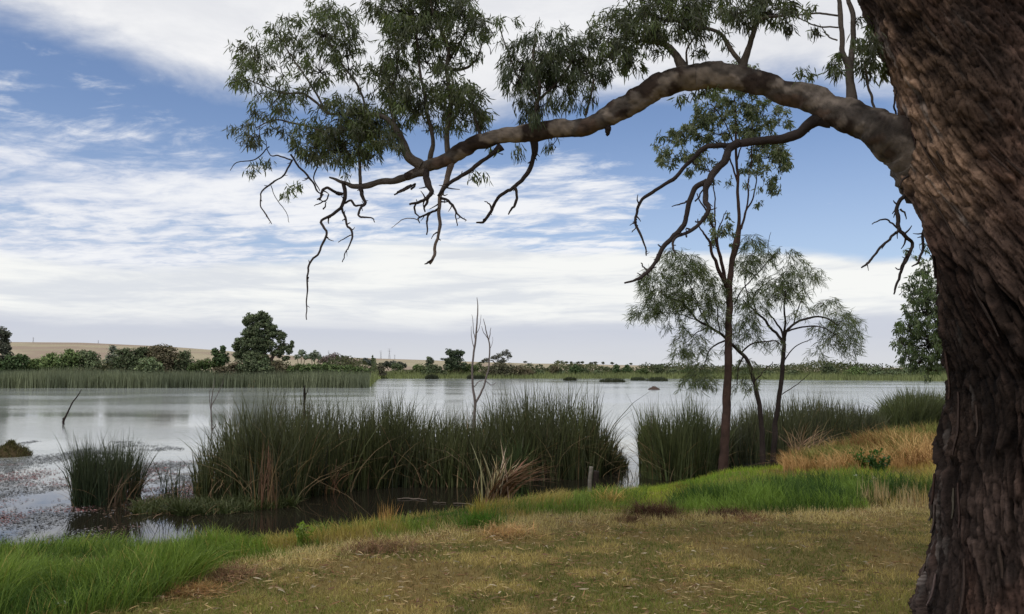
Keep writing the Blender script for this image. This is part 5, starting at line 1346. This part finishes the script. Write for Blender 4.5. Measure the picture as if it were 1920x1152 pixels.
# far shore
bush('round_tree', 'small round headed tree at the far shore', [(805, 676, 9, 8), (803, 684, 6, 5)], 205, 1.0, (.052, .060, .036), .36, 560, trunk=[[(805, 704, 1.5), (805, 690, 1.2), (805, 678, .8)]], cat='tree')
bush('bush', 'yellow green bushes below the round headed tree', [(786, 688, 9, 6), (796, 692, 12, 6), (778, 690, 6, 4)], 203, Z0, BG * .8, .40, 560)
bush('bush', 'dark green bush spilling to the water at the far shore', [(818, 692, 14, 8), (808, 698, 14, 8), (828, 700, 10, 7), (812, 688, 8, 5)], 196, Z0, OG * .75, .40, 1200)
bush('dense_tree', 'dense dark rounded tree standing on the far shore', [(853, 664, 13, 9), (842, 660, 8, 6), (864, 662, 9, 7), (852, 676, 18, 10), (862, 686, 14, 9), (842, 686, 12, 9), (838, 676, 7, 6)], 198, Z0, (.034, .044, .024), .40, 2600, cat='tree')
bush('bush', 'bright green bush at the foot of the dense rounded tree', [(882, 688, 10, 5), (892, 690, 6, 5), (874, 692, 8, 4)], 200, Z0, BG * .75, .40, 480)
bush('open_tree', 'open crowned gum with a lacy top behind the bare sapling', [(948, 662, 10, 6), (955, 668, 6, 7), (936, 668, 9, 6), (926, 672, 8, 5), (912, 676, 8, 5), (905, 678, 4, 4), (940, 676, 12, 6)], 196, Z0, (.060, .060, .044), .34, 900, trunk=[[(940, 706, 2.2), (940, 690, 1.8), (946, 672, 1)], [(940, 690, 1.4), (925, 678, 1), (910, 677, .6)]], cat='tree')
bush('bush', 'dark bush mass under the open crowned gum', [(934, 690, 18, 10), (950, 690, 14, 9), (920, 698, 14, 8), (958, 698, 12, 8), (940, 702, 20, 6)], 194, Z0, (.050, .048, .028), .40, 2000)
bush('bush', 'brownish bush trailing off beside the open crowned gum', [(978, 694, 14, 7), (992, 698, 12, 6), (966, 700, 10, 6)], 194, Z0, BR * .7, .40, 900)
for px_, py_, rx_, ry_, cc_, lab in ((1010, 698, 9, 5, OG, 'low olive shrub on the far shore past the brownish bush'), (1040, 692, 8, 6, BR * .6, 'reddish dark shrub on the far shore'), (1052, 698, 9, 5, OG * .9, 'olive shrub close to the reddish dark one'),
        (1080, 692, 10, 6, DG * 1.1, 'dark twin topped shrub on the far shore'), (1094, 696, 9, 6, OG * .8, 'dull green shrub joined to the twin topped one'), (1120, 699, 11, 5, OG * .9, 'low rounded shrub before the far paddock'),
        (1156, 692, 6, 8, DG, 'pointed dark shrub, tallest of that stretch of far shore'), (1176, 692, 8, 7, DG * 1.05, 'dark shrub next to the pointed one'), (1204, 697, 11, 5, BG * .55, 'mid green shrub facing the reedy islets'),
        (1236, 692, 7, 7, OG * .8, 'slim olive tree behind the last reedy islet'), (1262, 697, 12, 5, OG, 'spreading olive shrub left of the drooping wattle sprays'), (1290, 696, 10, 5, BG * .5, 'green shrub seen through the wattle sprays'), (1325, 698, 12, 5, OG * .8, 'dark shrub seen behind the young gum'),
        (1400, 699, 14, 4, OG, 'low grey green shrub between the wattle trunks'), (1440, 700, 14, 4, OG * .9, 'low shrub beside the forked wattle')):
    bush('bush', lab, [(px_, py_, rx_, ry_), (px_ - rx_ * .6, py_ + ry_ * .5, rx_ * .7, ry_ * .6), (px_ + rx_ * .6, py_ + ry_ * .5, rx_ * .7, ry_ * .6), (px_ - 1, py_ - ry_ * .5, rx_ * .5, ry_ * .7)], float(np.interp(px_, FAR_PX, FAR_D)) + 8, Z0, cc_, .40, 520)
for px_, py_, rx_, ry_, cc_, lab in ((1488, 700, 12, 5, OG, 'olive bush at the far shore by the hanging wattle spray'), (1553, 690, 9, 8, OG * .8, 'dark small tree across the water under the wattle umbrella'), (1560, 698, 14, 6, OG * .8, 'wide dark bush below that small tree'), (1604, 697, 16, 8, BG * .85, 'bright green domed tree across the water'),
        (1642, 697, 12, 8, OG * 1.2, 'pale olive tree next to the bright domed one'), (1672, 700, 14, 5, OG * 1.1, 'low olive scrub running toward the huge trunk'), (1706, 698, 14, 7, OG * 1.3, 'yellowish bush under the drooping tree'), (1745, 699, 16, 7, BG * .7, 'green bush closest to the huge trunk across the water')):
    bush('bush' if 'tree' not in lab.split()[2:4] else 'small_tree', lab, [(px_, py_, rx_, ry_), (px_ - rx_ * .6, py_ + ry_ * .4, rx_ * .7, ry_ * .6), (px_ + rx_ * .6, py_ + ry_ * .4, rx_ * .7, ry_ * .6), (px_ + 2, py_ - ry_ * .7, rx_ * .55, ry_ * .6), (px_ - 5, py_ - ry_ * .4, rx_ * .4, ry_ * .6)], float(np.interp(px_, FAR_PX, FAR_D)) + 7, Z0, cc_, .34, 900)
# the green bush by the water near the huge trunk
reed_bed('round_bush', 'dense rounded green bush of fine upright shoots by the water next to the huge trunk', [(1630, 815), (1680, 815), (1740, 812), (1800, 810), (1900, 806)], 4.0, [(1625, 785), (1650, 762), (1675, 740), (1705, 728), (1735, 726), (1765, 738), (1800, 732), (1850, 735), (1910, 760)], 9000, .030, cols=[np.array((.040, .058, .020)), np.array((.100, .125, .042))], dry=.01, spread=.30, cat='bush')

# reeds along the promontory and the meadow of the far shore
def far_reeds(name, label, px0, px1, off, dep, n, hr, wd, cols, z0=WATER, cat='reeds'):
    px = rng.uniform(px0, px1, n); D = np.interp(px, FAR_PX, FAR_D) + off + dep * rng.random(n)
    x = (px - CX) / F * D / cos(PITCH) * 0.997
    root = np.stack([x, D, np.maximum(height(x, D), z0)], 1)
    cl = fbm(root[:, 0] * .18, root[:, 1] * .5, 3, 3)
    c = np.array(cols[0]) * (1 - cl[:, None]) + np.array(cols[1]) * cl[:, None]
    mb = MB(); blades(mb, root, rng.uniform(*hr, n) * (.75 + .5 * cl), wd * rng.uniform(.6, 1.4, n), rng.normal(0, .14, (n, 2)), rng.uniform(.1, .7, n), c * rng.uniform(.65, 1.3, (n, 1)), 2)
    o = mb.build(name, M_FAR); return tag(o, label, cat, kind='stuff')
far_reeds('far_reeds', 'unbroken belt of grey green reeds along the promontory', -260, 694, -1.5, 7.0, 22000, (1.5, 2.2), .07, [(.12, .14, .095), (.26, .28, .17)])
far_reeds('far_meadow', 'belt of light green reeds and grass along the far shore', 697, 1900, -1, 14.0, 20000, (.6, 1.3), .11, [(.15, .175, .075), (.26, .28, .13)])
def far_scrub(name, label, px0, px1, off, dep, n, hmax, sz, cols):
    px = rng.uniform(px0, px1, n); D = np.interp(px, FAR_PX, FAR_D) + off + dep * rng.random(n)
    x = (px - CX) / F * D * 0.997; zb = np.maximum(height(x, D), WATER)
    H = hmax * (.25 + 1.1 * np.maximum(fbm(x * .10, D * .02, 5, 4) - .32, 0) * 2) * (.75 + .5 * vnoise(x * .7, 3.0, 1.0))
    P = np.stack([x, D, zb + H * rng.random(n) ** .7], 1)
    hue = sstep(fbm(x * .16, D * .05, 9, 3), .38, .62)[:, None]
    c = np.array(cols[0]) * (1 - hue) + np.array(cols[1]) * hue
    mb = MB(); patches(mb, P, rng.normal(0, 1, (n, 3)) + [0, -.3, .5], sz * rng.uniform(.5, 1.4, n), c * rng.uniform(.6, 1.35, (n, 1)))
    o = mb.build(name, M_FAR); return tag(o, label, 'scrub', kind='stuff')
far_scrub('far_scrub', 'low olive scrub in a broken line behind the grass of the far shore', 697, 1900, 9, 16, 26000, 2.6, .30, [(.072, .085, .042), (.125, .132, .070)])
far_scrub('bank_scrub', 'tangled low scrub between the bushes of the promontory', -260, 690, 6, 6, 16000, 1.9, .20, [(.072, .088, .042), (.125, .125, .068)])
def islet(label, px, D_py, wpx, hpx, cc, n=500):
    p = on_z(px, D_py, WATER); k = p[1] / F
    o = thing('reed_islet', label, 'reeds', p, 'reedy islets before the far shore')
    u_ = rng.uniform(-1, 1, n)
    root = p + np.stack([u_ * wpx * k * .5, rng.uniform(0, 4, n), np.full(n, -.05)], 1)
    mb = MB(); blades(mb, root, hpx * k * rng.uniform(.5, 1.0, n) * (1 - .5 * u_ ** 4), .10 * rng.uniform(.6, 1.4, n), rng.normal(0, .2, (n, 2)), rng.uniform(.1, .8, n), jitter(cc, n, .3), 2)
    mb.build('blades', M_FAR, o, kind='stuff')
islet('dark reedy islet below the round headed tree', 808, 711, 23, 12, (.040, .046, .028))
islet('wide dark reedy islet behind the bare sapling', 893, 711, 38, 12, (.046, .052, .032))
islet('dark reedy islet in front of the reddish shrub', 1070, 714, 24, 9, (.040, .046, .026))
islet('longest reedy islet, flat and dark, out in the lake', 1151, 717, 46, 11, (.052, .058, .034))
islet('reedy islet between the long one and the last one', 1200, 714, 28, 9, (.056, .066, .038))
islet('last reedy islet before the drooping wattle sprays', 1236, 715, 36, 11, (.054, .062, .036))
def mound(name, label, cat, px, py, wpx, hpx, cc, grass=0, gc=None):
    p = on_z(px, py, WATER); k = p[1] / F
    o = thing(name, label, cat, p)
    nu, nv = 24, 9; V = []
    for i in range(nv):
        t_ = i / (nv - 1)
        for j in range(nu):
            a_ = 2 * pi * j / nu
            rr2 = wpx * k * .5 * (1 - t_ ** 1.7) * (1 + .25 * (fbm(cos(a_) * 2 + px, sin(a_) * 2, t_ * 3, 3) - .5)) + .001
            V.append(p + np.array([rr2 * cos(a_), rr2 * sin(a_) * .9 + wpx * k * .35, -.05 + t_ * (hpx * k + .05) * (1 + .3 * (fbm(cos(a_) * 3, sin(a_) * 3 + px, t_, 2) - .5))]))
    i9 = np.arange(nu * nv).reshape(nv, nu); nx_ = np.roll(i9, -1, 1)
    mb = MB(); mb.add(V, np.stack([i9[:-1], nx_[:-1], nx_[1:], i9[1:]], -1).reshape(-1, 4), None, cc); mb.build('mound', M_GROUND, o, smooth=True)
    if grass:
        V = np.array(V).reshape(-1, 3); root = V[rng.integers(nu, len(V), grass)] + rng.normal(0, wpx * k * .03, (grass, 3)) * [1, 1, .2]
        mb = MB(); blades(mb, root, rng.uniform(.3, .8, grass) * hpx * k * .6, .010 + .0004 * p[1], rng.normal(0, .6, (grass, 2)), rng.uniform(.5, 1.5, grass), jitter(gc, grass, .35), 3); mb.build('grass', M_GRASS, o, kind='stuff')
    return o
mound('grassy_mound', 'small grassy hump rising from the weedy shallows at the picture edge', 'mound', 2, 858, 76, 22, np.array(lin(74, 64, 46)), 1000, lin(88, 84, 52))
mound('mud_islet', 'tiny reddish mud bank alone on the open water', 'islet', 1228, 731, 24, 6, np.array(lin(82, 68, 62)), 40, lin(84, 74, 62))
mound('reed_heap', 'pale heap of dead reeds at the waterline below the tallest tree', 'reed heap', 472, 727, 34, 10, np.array(lin(176, 150, 116)), 160, lin(196, 168, 126))
mound('reed_heap', 'long low heap of pinkish dead reeds at the waterline below the thicket', 'reed heap', 326, 727, 60, 8, np.array(lin(158, 122, 98)), 200, lin(180, 146, 116))
mound('reed_heap', 'small tan reed heap at the waterline below the small dark tree', 'reed heap', 392, 727, 26, 6, np.array(lin(150, 118, 88)), 80, lin(170, 138, 104))

# scattered trees on the dry plain, a pixel or two each
for px_, py_ in ((92, 657), (1046, 684), (1062, 683.5), (1071, 683), (1084, 683.5), (1092, 684), (1108, 685), (1116, 685), (1131, 686), (1148, 687), (1183, 688), (1222, 690), (985, 681), (830, 677), (1402, 691), (1520, 691)):
    D = 1150.0 if px_ > 100 else 560.0
    p = at(px_, py_, D); zg = gz_(p[0], p[1]); k = D / F
    o = thing('paddock_tree', 'tiny dark tree far off on the dry plain', 'tree', (p[0], D, zg), 'lone trees on the dry plain')
    n = 130; h_ = rng.uniform(2.6, 4.4) * (1 if px_ > 100 else .55); v = unit(rng.normal(size=(n, 3))) * rng.random((n, 1)) ** .4
    P = np.array([p[0], D, zg + h_ * .6]) + v * np.array([h_ * rng.uniform(.6, 1.1), h_ * .5, h_ * .42])
    mb = MB(); patches(mb, P, v + rng.normal(0, .4, (n, 3)), .9, jitter((.07, .08, .05), n)); mb.build('crown', M_FAR, o, kind='stuff')
    mb = MB(); tube(mb, np.array([[p[0], D, zg - .3], [p[0] + .1, D, zg + h_ * .5]]), np.array([.3, .15]), 5, 4, col=DARK_T); mb.build('trunk', M_TWIG, o)
# power line pylons far away on the plain
def pylon(label, px, base_py, top_py, D):
    k = D / F; b0 = at(px, base_py, D); hgt = (base_py - top_py) * k
    b0[2] = gz_(b0[0], b0[1]) - .5 if D < 1290 else b0[2]
    o = thing('pylon', label, 'pylon', b0, 'pylons on the far plain')
    hgt = at(px, top_py, D)[2] - b0[2]
    mb = MB(); wd = hgt * .085
    for sx in (-1, 1):
        for sy in (-1, 1):
            tube(mb, np.array([b0 + [sx * wd, sy * wd, 0], b0 + [sx * wd * .3, sy * wd * .3, hgt * .6], b0 + [0, 0, hgt]]), np.array([.12, .10, .07]), 4, 6, col=np.array(lin(176, 178, 184)), var=0)
    for q in range(6):
        z1, z2 = hgt * q / 7, hgt * (q + 1) / 7; w1, w2 = wd * (1 - .9 * q / 7), wd * (1 - .9 * (q + 1) / 7)
        for sy in (-1, 1):
            tube(mb, np.array([b0 + [-w1, sy * w1, z1], b0 + [w2, sy * w2, z2]]), np.array([.10, .05]), 4, 4, col=np.array(lin(176, 178, 184)), var=0)
            tube(mb, np.array([b0 + [w1, sy * w1, z1], b0 + [-w2, sy * w2, z2]]), np.array([.10, .05]), 4, 4, col=np.array(lin(176, 178, 184)), var=0)
    mb.build('tower', M_METAL, o)
    mb = MB()
    for f_ in (.68, .80, .92):
        tube(mb, np.array([b0 + [-wd * 2.0, 0, hgt * f_], b0 + [0, 0, hgt * (f_ + .02)], b0 + [wd * 2.0, 0, hgt * f_]]), np.array([.12, .1, .07]), 4, 6, col=np.array(lin(176, 178, 184)), var=0)
    mb.build('crossarm', M_METAL, o)
pylon('pylon on the bare ridge nearest the tree at the bank end', 62, 646, 632, 1100)
pylon('pylon on the bare ridge above the bright green bushes', 184, 649, 638, 1150)
pylon('pylon above the purplish bush', 616, 672, 657, 1200)
pylon('shorter pylon of the pair above the two blue grey domes', 714, 675, 657, 1150)
pylon('taller pylon of the pair above the two blue grey domes', 730, 676, 653, 1100)
pylon('faint small pylon beside the taller of the pair', 740, 676, 665, 1250)
